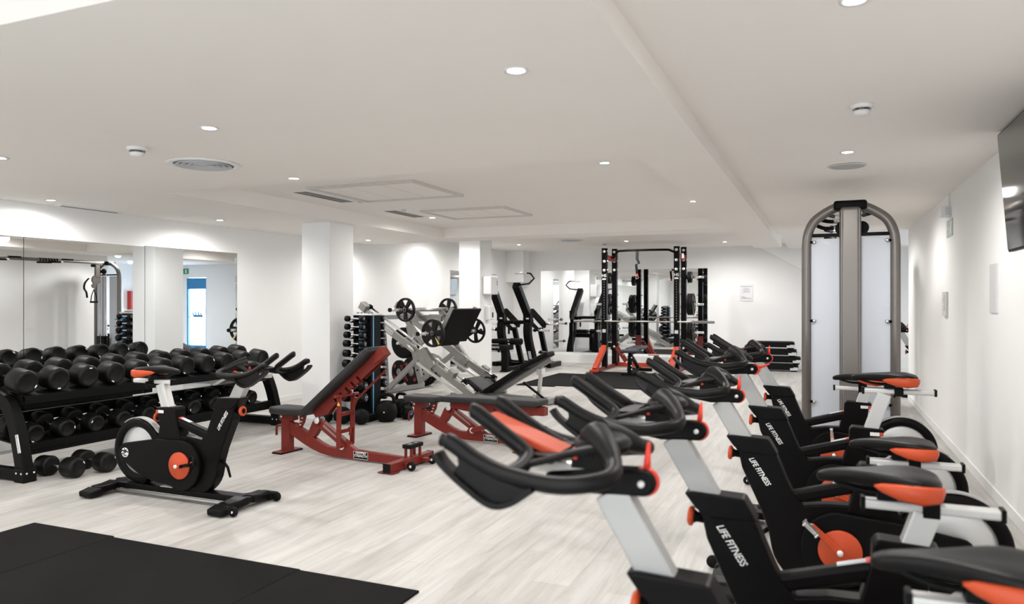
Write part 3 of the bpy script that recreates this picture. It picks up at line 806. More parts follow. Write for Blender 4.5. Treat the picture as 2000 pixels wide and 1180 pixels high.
def place_bike(t, loc, rotz, dseat, sslide, dbar, extra=0):
    """dseat: seat height shift, sslide: (saddle x, slider x), dbar: handlebar height shift"""
    t.location = loc; t.rotation_euler = (0, 0, rotz)
    cc = Vector((0.0, 0, 0.265)); rm = Matrix.Rotation(R(extra), 3, 'Y')
    for c in kids(t):
        n = c.name.split('.')[0]
        if n in ('crank_arm', 'pedal', 'axle_bolt'):
            c.rotation_euler = (0, R(extra), 0); c.location = cc - rm @ cc
        if n == 'seat_post': c.location = (-0.335 * dseat, 0, dseat)
        elif n == 'seat_slider': c.location = (sslide[1] - 0.335 * dseat * 0, 0, dseat)
        elif n == 'saddle': c.location = (sslide[0], 0, dseat)
        elif n in ('handlebar', 'handlebar_clamp', 'release_lever', 'bar_slider'): c.location = (0.59 * dbar, 0, dbar)
        elif n == 'handlebar_post': c.location = (0.59 * dbar, 0, dbar)


proto = make_bike(); bike_text(proto)
bikes = [  # x0, y, facing, seat dz, (saddle x, slider x), bar dz, label
    (-4.30, 4.10, 0, 0.068, (-0.27, -0.34), -0.075, 'black indoor bike standing alone in front of the dumbbell rack, facing right'),
    (0.07, 1.87, 180, 0.0, (-0.21, -0.30), 0.0, 'nearest indoor bike in the right hand row, filling the lower right corner'),
    (0.07, 2.72, 180, 0.0, (-0.09, -0.245), -0.005, 'second nearest indoor bike of the row along the right wall'),
    (0.07, 3.94, 180, -0.098, (-0.225, -0.32), -0.022, 'middle indoor bike of the row, its saddle set lowest'),
    (0.07, 5.10, 180, 0.115, (-0.27, -0.35), 0.018, 'fourth indoor bike of the row, with the highest saddle and a slanting red lever'),
    (0.07, 6.37, 180, -0.01, (-0.175, -0.20), 0.0, 'farthest indoor bike of the row, right in front of the cable tower'),
    (1.68, 12.95, 180, 0.0, (-0.2, -0.3), 0.02, 'indoor bike mostly hidden behind the right edge of the cable tower'),
]
roots = [proto] + [dup(proto, (0, 0, 0)) for _ in bikes[1:]]
for o, (x, y, f, ds, sl, db, lb) in zip(roots, bikes):
    place_bike(o, (x, y, 0), R(f), ds, sl, db, {4.1: -12, 1.87: 60, 2.72: 150, 3.94: 137, 5.1: -20, 6.37: 95}.get(y, 0))
    o['label'] = lb
    if f == 180 and y < 12: o['group'] = 'row of indoor bikes along the right wall'
# the fourth bike's lever is swung back
for c in kids(roots[4]):
    if c.name.startswith('release_lever'):
        c.rotation_euler = (0, R(-62), 0)
        c.location = (0.49 + 0.0 - (0.49 * math.cos(R(62)) - 0.994 * math.sin(R(62))), 0, 0.994 + 0.018 - (0.49 * math.sin(R(62)) + 0.994 * math.cos(R(62))))
# orange rest on the nearest bike's bar
MB().prism([(0.70, 1.06), (0.72, 1.045), (0.93, 1.13), (0.935, 1.138), (0.92, 1.14)], -0.055, 0.055).build('arm_rest', ORANGE, roots[1], 0.006)

# ------------------------------------------------------------------ adjustable benches
# local: +x from the seat end to the wheel end


def bench_frame(t):
    b = MB()
    b.prism([(-0.055, 0.225), (0.1, 0.155), (0.223, 0.100), (0.32, 0.062), (0.42, 0.034), (0.5, 0.02), (0.585, 0.012), (1.42, 0.012), (1.42, 0.085), (0.86, 0.098), (0.74, 0.155), (0.66, 0.16), (0.62, 0.098), (0.52, 0.102),
             (0.44, 0.128), (0.35, 0.17), (0.266, 0.215), (0.1, 0.28), (-0.055, 0.335)], -0.027, 0.027)
    b.prism([(0.27, 0.19), (0.36, 0.175), (0.47, 0.33), (0.40, 0.345), (0.345, 0.33)], -0.03, 0.03)
    b.beam((0.41, 0, 0.315), (0.74, 0, 0.125), 0.06, 0.075, (0, 0, 1))
    b.bx(-0.055, 0.05, -0.035, 0.035, 0.012, 0.35)
    b.bx(-0.075, 0.10, -0.042, 0.042, 0.31, 0.375)
    fo = b.build('frame', RED, t, 0.006)
    MB().tube(cr([(-0.05, 0, 0.245), (-0.11, 0, 0.248), (-0.145, 0, 0.225), (-0.148, 0, 0.15)], 4), 0.012, 10).build('carry_handle', RED, t, 0)
    b = MB(); b.bx(-0.06, 0.055, -0.14, 0.14, 0.012, 0.02); b.build('foot_plate', RED, t, 0.002)
    MB().bx(-0.065, 0.06, -0.145, 0.145, 0.0, 0.012).build('foot_pad', RUBBER, t, 0.003)
    b = MB()
    b.bx(1.40, 1.47, -0.32, 0.32, 0.012, 0.085); b.bx(1.34, 1.50, -0.33, -0.22, 0.006, 0.014); b.bx(1.34, 1.50, 0.22, 0.33, 0.006, 0.014)
    for y in (-0.10, 0.15): b.box((1.50, y, 0.045), (0.07, 0.05, 0.035))
    b.build('rear_foot', RED, t, 0.004)
    b = MB(); b.bx(1.398, 1.472, -0.33, -0.318, 0.008, 0.088); b.bx(1.398, 1.472, 0.318, 0.33, 0.008, 0.088); b.build('end_plug', RUBBER, t, 0.003)
    for y in (-0.13, 0.19):
        wo = MB().lathe([(0.01, -0.014), (0.036, -0.014), (0.04, -0.008), (0.04, 0.008), (0.036, 0.014), (0.01, 0.014)], (1.55, y, 0.042), (0, 1, 0), 24).build('wheel', RUBBER, t, 0)
        MB().lathe([(0.011, -0.018), (0.011, 0.018)], (1.55, y, 0.042), (0, 1, 0), 12).build('wheel_bolt', BOLT, wo, 0)
    b = MB(); b.bx(1.38, 1.40, 0.0, 0.02, 0.08, 0.17); b.bx(1.44, 1.46, 0.0, 0.02, 0.08, 0.17); b.bx(1.38, 1.40, 0.13, 0.15, 0.08, 0.17); b.bx(1.44, 1.46, 0.13, 0.15, 0.08, 0.17)
    b.build('stop_bracket', RED, t, 0.002)
    b = MB(); b.box((1.42, 0.075, 0.178), (0.09, 0.2, 0.036)); b.build('stop_block', RUBBER, t, 0.006)
    b = MB(); b.box((1.42, 0.03, 0.197), (0.03, 0.04, 0.003)); b.box((1.42, 0.12, 0.197), (0.03, 0.04, 0.003)); b.build('stop_holes', STEEL, t, 0.001)
    for x, z in ((0.40, 0.335), (0.70, 0.118)):
        for sy in (-1, 1): MB().lathe([(0.031, 0), (0.031, 0.006), (0.018, 0.009), (0.0001, 0.009)], (x, sy * 0.036, z), (0, sy, 0), 24).build('pivot_cap', BOLT, t, 0)
    for sy in (-1, 1): MB().lathe([(0.013, 0), (0.013, 0.005), (0.0001, 0.005)], (-0.045, sy * 0.042, 0.345), (0, sy, 0), 12).build('bolt', BOLT, t, 0)
    # seat with curved notch plate
    b = MB(); b.prism([(0.155, 0.375), (0.235, 0.375), (0.215, 0.30), (0.17, 0.235), (0.13, 0.235), (0.165, 0.30)], -0.012, 0.012); b.build('notch_plate', RED, t, 0.002)
    b = MB()
    for k in range(3): b.box((0.195 - 0.012 * k, 0, 0.34 - 0.033 * k), (0.022, 0.0255, 0.010), (0, R(-12), 0))
    b.build('notches', WHITE, t, 0.001)
    MB().ell((0.115, 0, 0.255), (0.045, 0.03, 0.038), 14).build('seat_pivot', RED, t, 0)
    MB().prism([(0.47, 0.285), (0.67, 0.165), (0.675, 0.18), (0.48, 0.305)], -0.033, 0.033).build('angle_scale', STEEL, t, 0.001)
    # name plate
    for sy in (-1, 1):
        p = MB().box((0.92, sy * 0.0295, 0.056), (0.165, 0.005, 0.066)).build('name_plate', BLACK, t, 0.002)
        rt = (R(90), 0, 0) if sy < 0 else (R(90), 0, R(180))
        text_mesh('lettering', 'HAMMER\nSTRENGTH', 0.033, INK, t, (0.92, sy * 0.0326, 0.064), rt, 0.0006, sx=0.9, bold=0.0)
        b = MB()
        for e in ((0.92, 0.0885), (0.92, 0.0235)): b.box((e[0], sy * 0.0325, e[1]), (0.165, 0.001, 0.0025))
        for e in (0.8385, 1.0015): b.box((e, sy * 0.0325, 0.056), (0.0025, 0.001, 0.066))
        b.build('plate_rim', INK, t, 0)


def pad(name, p0, p1, w0, w1, th, m, parent, up=(0, 0, 1)):
    """upholstered board: rounded beam"""
    b = MB(); b.beam(p0, p1, w0, th, up, w1, th)
    o = b.build(name, m, parent, 0.020)
    o.modifiers['bevel'].segments = 4
    for p in o.data.polygons: p.use_smooth = True
    return o


def seat_pad(t):
    b = MB()
    b.prism([(-0.15, -0.10), (-0.15, 0.10), (-0.12, 0.125), (0.05, 0.13), (0.24, 0.095), (0.27, 0.08), (0.27, -0.08), (0.24, -0.095), (0.05, -0.13), (-0.12, -0.125)], 0, 0.065, 'z')
    o = b.build('seat', VINYL, t, 0.022); o.modifiers['bevel'].segments = 4; o.location = (0.0, 0, 0.375)
    for p in o.data.polygons: p.use_smooth = True
    return o


def ladder(t, p0, p1, name='back_prop'):
    p0, p1 = Vector(p0), Vector(p1); d = (p1 - p0)
    b = MB()
    for sy in (-1, 1):
        b.beam(p0 + Vector((0, sy * 0.095, 0)), p1 + Vector((0, sy * 0.095, 0)), 0.014, 0.05, (1, 0, 0))
    for f in (0.28, 0.62): b.beam(p0 + d * f + Vector((0, -0.095, 0)), p0 + d * f + Vector((0, 0.095, 0)), 0.014, 0.035)
    b.cyl(p1 + Vector((0, -0.16, -0.01)), p1 + Vector((0, 0.17, -0.01)), 0.014)
    b.cyl(p0 + Vector((0, -0.1, 0)), p0 + Vector((0, 0.1, 0)), 0.02)
    o = b.build(name, RED, t, 0.003)
    s_ = MB(); s_.prism([(-0.018, -0.016), (0.018, -0.016), (0, 0.018)], -0.001, 0.001)
    so = s_.build('warning_sticker', YEL, o, 0)
    c = p0 + d * 0.83
    so.location = (c.x, c.y - 0.104, c.z); so.rotation_euler = (0, -math.atan2(d.x, d.z) * 0, 0)
    return o


# bench with raised back
t = thing('weight_bench', 'red adjustable bench with its back rest raised, nearer of the two', 'weight bench', (-4.79, 5.79, 0), R(-5), 'red adjustable benches')
bench_frame(t); seat_pad(t)
A0 = R(38.5); dx, dz = math.cos(A0), math.sin(A0)


def al(s_, off, y=0):  # point along the back rest
    return (0.30 + dx * s_ - dz * off, y, 0.372 + dz * s_ + dx * off)


pad('back_rest', al(0, 0.032), al(1.02, 0.032), 0.27, 0.27, 0.062, VINYL, t)
b = MB()
pts = [(0.06, -0.002), (1.04, -0.002), (1.06, -0.055), (0.98, -0.10), (0.74, -0.10)]
for k in range(5):
    s0 = 0.72 - 0.085 * k
    pts += [(s0, -0.10), (s0 - 0.012, -0.045), (s0 - 0.035, -0.045), (s0 - 0.03, -0.10)]
pts += [(0.27, -0.105), (0.2, -0.12), (0.06, -0.06)]
for y0, y1 in ((-0.035, -0.027), (0.027, 0.035)):
    b.prism([(al(a, c)[0], al(a, c)[2]) for a, c in pts], y0, y1)
b.prism([(al(a, c)[0], al(a, c)[2]) for a, c in ((0.06, -0.003), (1.05, -0.003), (1.05, -0.03), (0.06, -0.03))], -0.03, 0.03)
b.prism([(al(a, c)[0], al(a, c)[2]) for a, c in ((0.93, 0.0), (1.09, 0.0), (1.09, -0.085), (0.93, -0.085))], -0.045, 0.045)
b.build('back_spine', RED, t, 0.003)
ladder(t, (0.715, 0, 0.13), (0.725, 0, 0.60))
# guide bar from the prop to the end of the spine
MB().strap([(0.735, 0.06, 0.40), (0.80, 0.06, 0.55), (1.0, 0.06, 0.72), (1.13, 0.06, 0.83)], 0.006, 0.02, (0, 1, 0)).build('guide_bar', RED, t, 0.001)
MB().strap([(0.76, 0.0, 0.30), (0.775, 0.0, 0.255), (0.765, 0, 0.225)], 0.012, 0.02, (0, 1, 0)).build('catch', RED, t, 0.001)

# flat bench
t2 = thing('weight_bench', 'red adjustable bench laid flat, behind the raised one', 'weight bench', (-4.05, 7.05, 0), R(-7), 'red adjustable benches')
bench_frame(t2); seat_pad(t2)
pad('back_rest', (0.36, 0, 0.432), (1.50, 0, 0.452), 0.27, 0.27, 0.062, VINYL, t2)
b = MB()
pts = [(0.42, 0.398), (1.52, 0.418), (1.52, 0.34), (1.36, 0.315)]
for k in range(5):
    s0 = 1.24 - 0.12 * k
    pts += [(s0 + 0.02, 0.30), (s0, 0.302), (s0 - 0.02, 0.355), (s0 - 0.05, 0.355), (s0 - 0.035, 0.305)]
pts += [(0.6, 0.315), (0.42, 0.335)]
for y0, y1 in ((-0.035, -0.027), (0.027, 0.035)): b.prism(pts, y0, y1)
b.bx(0.44, 1.5, -0.03, 0.03, 0.375, 0.402); b.bx(1.42, 1.54, -0.045, 0.045, 0.33, 0.41)
b.build('back_spine', RED, t2, 0.003)
ladder(t2, (0.74, 0, 0.13), (1.26, 0, 0.305))
# ------------------------------------------------------------------ dumbbells
def db_head(b, c, axd, r, L):
    """head: inner face at c, growing along axd"""
    b.lathe([(0.0001, 0), (r * 0.72, 0.0), (r * 0.93, 0.004), (r, 0.014), (r * 1.0, L * 0.80), (r * 0.965, L * 0.91), (r * 0.86, L - 0.002), (r * 0.70, L), (r * 0.62, L - 0.010), (0.0001, L - 0.010)], c, axd, 32)


def make_db(label, r, L, hl, name='dumbbell', grp=None, disc=None, hr=0.016):
    t = thing(name, label, 'dumbbell', (0, 0, 0), 0, grp)
    MB().tube([(-hl / 2 - 0.01, 0, 0), (-hl * 0.25, 0, 0), (0, 0, 0), (hl * 0.25, 0, 0), (hl / 2 + 0.01, 0, 0)], [hr, hr * 0.95, hr * 1.08, hr * 0.95, hr], 14).build('handle', CHROME, t, 0)
    for s_ in (-1, 1):
        b = MB(); db_head(b, (s_ * hl / 2, 0, 0), (s_, 0, 0), r, L)
        h = b.build('head', URETH, t, 0)
        if disc:
            MB().lathe([(r * 0.62, L), (r * 0.62, L + 0.003), (r * 0.3, L + 0.004), (0.0001, L + 0.004)], (s_ * hl / 2, 0, 0), (s_, 0, 0), 20).build('end_cap', disc, h, 0)
            q = MB()
            for k in range(3):
                a = k * 2.1 + 0.5; q.box((s_ * (hl / 2 + L + 0.005), r * 0.36 * math.cos(a), r * 0.36 * math.sin(a)), (0.002, r * 0.22, r * 0.12), (a, 0, 0))
            q.build('end_marks', INK, h, 0)
        else:
            q = MB()
            for a in (0.6,):
                q.box((s_ * (hl / 2 + L - 0.001), r * 0.76 * math.cos(a), r * 0.76 * math.sin(a)), (0.006, r * 0.26, r * 0.10), (a + math.pi / 2, 0, 0))
            q.build('weight_mark', INK, h, 0.001)
    return t


# long two tier rack along the left mirrors
tk = thing('dumbbell_rack', 'long black two tier dumbbell rack in front of the left mirrors', 'dumbbell rack', (-6.3, 5.5, 0))
ox, oy = -6.3, 5.5
for y in (4.0, 7.0):
    b = MB(); yy = y - oy
    # curved upright, in the x-z plane
    path = cr([(-5.95 - ox, 0.06), (-6.03 - ox, 0.35), (-6.11 - ox, 0.56), (-6.20 - ox, 0.67), (-6.34 - ox, 0.74), (-6.52 - ox, 0.77)], 5) if False else None
    P = [(-5.94, 0.05), (-5.98, 0.22), (-6.03, 0.40), (-6.09, 0.54), (-6.15, 0.62), (-6.24, 0.665), (-6.36, 0.69), (-6.55, 0.72)]
    P = [(a - ox, yy, z) for a, z in P]
    for k in range(len(P) - 1): pass
    bb = MB(); bb.strap(cr(P, 4), 0.085, 0.11, (0, 1, 0)); up_ = bb.build('upright', BLACK, tk, 0.008)
    MB().beam((-5.93 - ox, yy, 0.055), (-6.68 - ox, yy, 0.055), 0.08, 0.09).build('foot_beam', BLACK, tk, 0.006)
    fp = MB().bx(-6.0 - ox, -5.88 - ox, yy - 0.055, yy + 0.055, 0.0, 0.115).build('foot', RUBBER, tk, 0.006)
    q = MB()
    for a in (-0.03, 0.03):
        q.lathe([(0.008, 0), (0.008, 0.003), (0.0001, 0.003)], (-5.88 - ox, yy + a, 0.075), (1, 0, 0), 10)
        q.lathe([(0.008, 0), (0.008, 0.003), (0.0001, 0.003)], (-5.94 - ox + a, yy - 0.055, 0.075), (0, -1, 0), 10)
    q.build('bolts', BOLT, fp, 0)
    if y == 4.0:
        q = MB().box((-5.962 - ox, yy - 0.0455, 0.31), (0.035, 0.004, 0.15), (0, R(-14), 0)).build('maker_badge', WHITE, tk, 0.004)
        text_mesh('lettering', 'TECHNOGYM', 0.024, DINK, tk, (-5.962 - ox, yy - 0.0485, 0.31), (R(90), R(76), 0), 0.0005)
# two sloping trays, each on rails
for z0, z1, zz in ((0.69, 0.75, 'top_tray'), (0.27, 0.33, 'bottom_tray')):
    b = MB()
    b.beam((-6.27 - ox, 4.06 - oy, (z0 + z1) / 2 - 0.012), (-6.27 - ox, 6.94 - oy, (z0 + z1) / 2 - 0.012), 0.52, 0.014, (0.13, 0, 1))
    b.bx(-6.02 - ox, -5.995 - ox, 4.05 - oy, 6.95 - oy, z0 - 0.075, z0 - 0.008)
    b.bx(-6.55 - ox, -6.52 - ox, 4.05 - oy, 6.95 - oy, z1 - 0.03, z1 + 0.04)
    b.bx(-6.12 - ox, -6.06 - ox, 4.05 - oy, 6.95 - oy, z0 - 0.06, z0 - 0.01)
    b.build(zz, BLACK, tk, 0.003)
b = MB(); b.bx(-6.50 - ox, -6.44 - ox, 4.02 - oy, 6.98 - oy, 0.40, 0.49); b.bx(-6.52 - ox, -6.48 - ox, 4.02 - oy, 6.98 - oy, 0.57, 0.70)
b.bx(-6.05 - ox, -5.99 - ox, 4.02 - oy, 6.98 - oy, 0.23, 0.29); b.build('cross_rail', BLACK, tk, 0.003)

ends = lambda k, n: (ORD[k] + ' from the left end') if k < 6 else (ORD[n - 1 - k] + ' from the right end') if n - 1 - k > 0 else 'at the right end'
tilt = R(8)
a = make_db('x', 0.100, 0.165, 0.17, grp='round black dumbbells on the rack')
for k in range(11):
    y = 4.07 + 0.277 * k
    lb = 'big round dumbbell, top tier of the long rack, ' + ends(k, 11)
    o = a if k == 0 else dup(a, (0, 0, 0))
    o.location = (-6.255, y, 0.822); o.rotation_euler = (0, tilt, 0); o.rotation_euler.rotate_axis('X', R(random.uniform(-180, 180)))
    o['label'] = lb
a = make_db('x', 0.082, 0.135, 0.15, grp='round black dumbbells on the rack')
for k in range(10):
    y = 4.14 + 0.281 * k
    lb = 'smaller dumbbell, bottom tier of the long rack, ' + ends(k, 10)
    o = a if k == 0 else dup(a, (0, 0, 0))
    o.location = (-6.22, y, 0.383); o.rotation_euler = (0, tilt, 0); o.rotation_euler.rotate_axis('X', R(random.uniform(-180, 180)))
    o['label'] = lb
f1 = dup(a, (-5.86, 4.23, 0.0845), R(5), 'black dumbbell on the floor in front of the rack foot, nearer one', 'dumbbells left on the floor')
f2 = dup(a, (-5.80, 4.50, 0.0845), R(-3), 'black dumbbell on the floor right behind the nearer floor dumbbell', 'dumbbells left on the floor')

# vertical rack beside the near pillar
tv = thing('dumbbell_tower', 'narrow upright dumbbell rack with light blue trim beside the near pillar', 'dumbbell rack', (-5.22, 7.8, 0))
b = MB(); b.bx(-0.14, 0.12, -0.11, 0.11, 0.06, 1.285); b.build('column', BLACK, tv, 0.006)
MB().prism([(-0.315, 0), (0.17, 0), (0.17, 0.03), (0.15, 0.09), (-0.18, 0.09), (-0.315, 0.03)], -0.27, 0.27).build('base', BLACK, tv, 0.008)
MB().box((0.0, 0, 1.297), (0.28, 0.26, 0.024)).build('top_plate', SILVER, tv, 0.004)
q = MB()
for k in range(5): q.lathe([(0.016, 0), (0.016, 0.014), (0.0001, 0.016)], (-0.10 + 0.05 * k, -0.06, 1.309), (0, 0, 1), 10)
q.build('top_knobs', STEEL, tv, 0)
MB().box((0.1215, -0.06, 0.68), (0.003, 0.018, 1.2)).build('side_strip', SKYB, tv, 0)
zs = [1.246, 1.147, 1.048, 0.942, 0.822, 0.695, 0.567, 0.432, 0.285]
sz = [(0.036, 0.058), (0.037, 0.06), (0.041, 0.07), (0.043, 0.078), (0.045, 0.082), (0.05, 0.085), (0.053, 0.088), (0.056, 0.09), (0.058, 0.092)]
for k, z in enumerate(zs):
    b = MB()
    for sy in (-1, 1):
        b.prism([(sy * 0.11, z - 0.055), (sy * 0.25, z - 0.045), (sy * 0.25, z - 0.035), (sy * 0.22, z - 0.038), (sy * 0.11, z + 0.01)], -0.10, -0.06, 'x')
        b.prism([(sy * 0.11, z - 0.055), (sy * 0.25, z - 0.045), (sy * 0.25, z - 0.035), (sy * 0.22, z - 0.038), (sy * 0.11, z + 0.01)], 0.045, 0.085, 'x')
    b.build('saddle', BLACK, tv, 0.002)
    if k < 6:
        MB().prism([(0.0, z - 0.055), (0.075, z - 0.052), (0.075, z - 0.012), (0.0, z - 0.03)], -0.19, -0.112, 'y').build('number_plate', SKYB, tv, 0.001)
        MB().prism([(0.0, z - 0.055), (0.08, z - 0.052), (0.08, z - 0.012), (0.0, z - 0.03)], 0.112, 0.19, 'y').build('number_plate', SKYB, tv, 0.001)
for k, (z, (r, L)) in enumerate(zip(zs, sz)):
    a = make_db('x', r, L, 0.15, disc=BLUE if k < 0 else mat('slate_cap', (0.07, 0.08, 0.10), 0.35), hr=0.013, grp='small dumbbells on the upright rack')
    a.location = (-5.275, 7.60, z); a['label'] = 'small dumbbell, near side of the upright rack, ' + ('topmost' if k == 0 else ('lowest' if k == 8 else ORD[k] + ' from the top'))
    dup(a, (-5.245, 8.0, z), 0, 'small dumbbell, far side of the upright rack, ' + ('topmost' if k == 0 else ('lowest' if k == 8 else ORD[k] + ' from the top')))


def kettlebell(loc, r, rz, label, blue=False):
    t = thing('kettlebell', label, 'kettlebell', loc, rz, 'kettlebells at the foot of the upright rack')
    b = MB().lathe([(0.0001, 0), (r * 0.6, 0), (r * 0.85, r * 0.3), (r, r * 0.8), (r * 0.97, r * 1.2), (r * 0.8, r * 1.6), (r * 0.45, r * 1.85), (0.0001, r * 1.9)], (0, 0, 0), (0, 0, 1), 28); b.build('bell', RUBBER, t, 0)
    MB().tube(cr([(-r * 0.62, 0, r * 1.5), (-r * 0.68, 0, r * 1.95), (-r * 0.52, 0, r * 2.3), (0, 0, r * 2.42), (r * 0.52, 0, r * 2.3), (r * 0.68, 0, r * 1.95), (r * 0.62, 0, r * 1.5)], 5), r * 0.17, 12).build('handle', BLACK, t, 0)
    MB().lathe([(r * (0.3 if blue else 0.07), 0), (r * (0.3 if blue else 0.07), 0.004), (0.0001, 0.004)], (0, -r * 0.985, r * 0.95), (0, -1, 0), 16).build('badge', BLUE if blue else LGREY, t, 0)  # on plain bells the small pale dot stands in for a highlight
    return t


kettlebell((-4.90, 7.72, 0), 0.135, R(20), 'largest black kettlebell, right of the upright rack base')
kettlebell((-4.93, 8.12, 0), 0.12, R(-10), 'black kettlebell with wide handle just behind the largest one')
kettlebell((-4.76, 7.98, 0), 0.085, R(60), 'small kettlebell with a blue badge beside the largest one', True)
kettlebell((-4.63, 8.28, 0), 0.075, R(80), 'small kettlebell standing apart, right of the others')
for k, (x, y, r, lb) in enumerate(((-5.28, 7.36, 0.11, 'black slam ball in front of the upright rack base'), (-5.05, 7.41, 0.10, 'smaller black slam ball between the slam ball and the kettlebells'), (-5.50, 7.33, 0.085, 'black slam ball nearest to the pillar foot'))):
    o = MB().ell((0, 0, 0), (r, r, r * 0.93), 28).build('slam_ball', RUBBER, None, 0); o.location = (x, y, r * 0.93); tag(o, lb, 'ball', 'black slam balls')

o = MB().ell((0, 0, 0), (0.27, 0.27, 0.26), 40).build('gym_ball', GREYB, None, 0); o.location = (-6.62, 11.9, 0.26); tag(o, 'large grey inflated gym ball behind the leg press', 'ball')


# ------------------------------------------------------------------ weight plates
def spoke_plate(label, r, grp, sticker=False, thick=0.032, name='weight_plate'):
    """axis along local y"""
    t = thing(name, label, 'weight plate', (0, 0, 0), 0, grp)
    b = MB(); b.ring((0, 0, 0), (0, 1, 0), r, r * 0.82, thick, 44, 0.007)
    for k in range(5):
        a = R(90 + 72 * k); c, s_ = math.cos(a), math.sin(a)
        wd = r * 0.42 if sticker else r * 0.30
        b.beam((c * r * 0.18, 0, s_ * r * 0.18), (c * r * 0.86, 0, s_ * r * 0.86), thick * 0.7, wd * 0.9, (-s_, 0, c), thick * 0.7, wd * 1.2)
    b.lathe([(0.026, -thick * 0.6), (r * 0.24, -thick * 0.6), (r * 0.28, -thick * 0.3), (r * 0.28, thick * 0.3), (r * 0.24, thick * 0.6), (0.026, thick * 0.6)], (0, 0, 0), (0, 1, 0), 28)
    b.build('disc', URETH, t, 0.004)
    MB().ring((0, 0, 0), (0, 1, 0), 0.034, 0.0245, thick * 1.35, 24, 0.002).build('hub_sleeve', STEEL, t, 0)
    if sticker: MB().prism([(r * 0.38, -r * 0.18), (r * 0.86, -r * 0.46), (r * 0.80, -r * 0.60), (r * 0.42, -r * 0.26)], -thick * 0.5 - 0.003, -thick * 0.5).build('sticker', YEL, t, 0)
    return t


def bumper(label, r, thick, grp=None, txt=False):
    t = thing('bumper_plate', label, 'weight plate', (0, 0, 0), 0, grp)
    MB().lathe([(0.03, -thick * 0.35), (r * 0.38, -thick * 0.35), (r * 0.42, -thick * 0.5), (r * 0.9, -thick * 0.5), (r, -thick * 0.35), (r, thick * 0.35), (r * 0.9, thick * 0.5), (r * 0.42, thick * 0.5), (r * 0.38, thick * 0.35), (0.03, thick * 0.35)], (0, 0, 0), (0, 1, 0), 44).build('disc', RUBBER, t, 0)
    MB().lathe([(0.026, -thick * 0.42), (r * 0.3, -thick * 0.42), (r * 0.3, thick * 0.42), (0.026, thick * 0.42)], (0, 0, 0), (0, 1, 0), 28).build('hub', STEEL, t, 0)
    if txt:
        for k in range(4):
            a = R(45 + 90 * k)
            text_mesh('lettering', '20' if k % 2 else 'KG', r * 0.30, mat('red_lettering', (0.55, 0.04, 0.03), 0.5), t, (r * 0.66 * math.cos(a), -thick * 0.5 - 0.001, r * 0.66 * math.sin(a)), (R(90), R(90 - math.degrees(a)), 0), 0.001)
    return t


# ------------------------------------------------------------------ leg press
LP = thing('leg_press', 'large silver angled leg press with black foot plate', 'leg press', (-6.43, 10.52, 0), R(-10))
LM = Matrix.Translation((-6.43, 10.52, 0)) @ Matrix.Rotation(R(-10), 4, 'Z')
YN, YFa = -0.43, 0.43
for y in (YN, YFa):
    MB().beam((-0.35, y, 1.30), (1.80, y, 0.07), 0.055, 0.10).build('side_rail', STEEL, LP, 0.004)
    MB().tube([(-0.36, y + (0.06 if y < 0 else -0.06), 1.41), (1.66, y + (0.06 if y < 0 else -0.06), 0.25)], 0.018, 12).build('guide_rod', CHROME, LP, 0)
    b = MB(); b.beam((-0.42, y, 1.41), (-0.30, y, 1.33), 0.12, 0.12); b.build('end_block', STEEL, LP, 0.005)
    b = MB(); b.cyl((-0.31, y + (0.06 if y < 0 else -0.06), 1.385), (-0.27, y + (0.06 if y < 0 else -0.06), 1.362), 0.036); b.build('rod_bumper', RUBBER, LP, 0)
    b = MB(); b.box((1.42, y, 0.38), (0.12, 0.10, 0.10), (0, R(30), 0)); b.build('stop_block', STEEL, LP, 0.004)
    b = MB(); b.cyl((1.60, y + (0.06 if y < 0 else -0.06), 0.29), (1.66, y + (0.06 if y < 0 else -0.06), 0.255), 0.04); b.build('rod_bumper', RUBBER, LP, 0)
    # lower slim rail pair
    MB().beam((0.78, y - 0.05, 0.52), (1.74, y - 0.05, 0.02), 0.03, 0.04).build('lower_rail', SILVER, LP, 0.002)
b = MB(); b.beam((0.12, YN, 0.05), (0.05, YN, 0.92), 0.06, 0.075, (1, 0, 0)); b.build('rear_post', STEEL, LP, 0.004)
b = MB(); b.beam((0.12, YFa, 0.05), (-0.16, YFa, 1.06), 0.06, 0.10, (1, 0, 0)); po = b.build('rear_post', STEEL, LP, 0.004)
q = MB()
for f in (0.25, 0.62, 0.74): q.lathe([(0.017, 0), (0.017, 0.006), (0.0001, 0.006)], (0.12 - 0.28 * f, YFa - 0.031, 0.05 + 1.01 * f), (0, -1, 0), 12)
q.build('post_hole', BLACK, po, 0)
MB().beam((0.12, YN - 0.03, 0.045), (0.12, YFa + 0.03, 0.045), 0.08, 0.07).build('floor_beam', STEEL, LP, 0.004)
MB().beam((0.17, YN, 0.09), (0.80, YN, 0.62), 0.055, 0.075).build('brace', STEEL, LP, 0.004)
MB().beam((0.10, YFa, 0.12), (0.80, YFa, 0.62), 0.055, 0.075).build('brace', STEEL, LP, 0.004)
b = MB(); b.box((0.14, YN - 0.031, 1.03), (0.30, 0.004, 0.065), (0, R(30), 0)); pl_ = b.build('name_plate', SILVER, LP, 0.001)
q = MB()
for k in range(7): q.box((0.03 + 0.036 * k, YN - 0.034, 1.093 - 0.0208 * k), (0.02, 0.002, 0.03), (0, R(30), 0))
q.build('plate_marks', DINK, pl_, 0)
MB().beam((-0.2, YN, 1.20), (-0.2, YFa, 1.20), 0.07, 0.07).build('top_cross', STEEL, LP, 0.004)
MB().beam((0.42, YN, 0.86), (0.42, YFa, 0.86), 0.06, 0.06).build('mid_cross', STEEL, LP, 0.004)
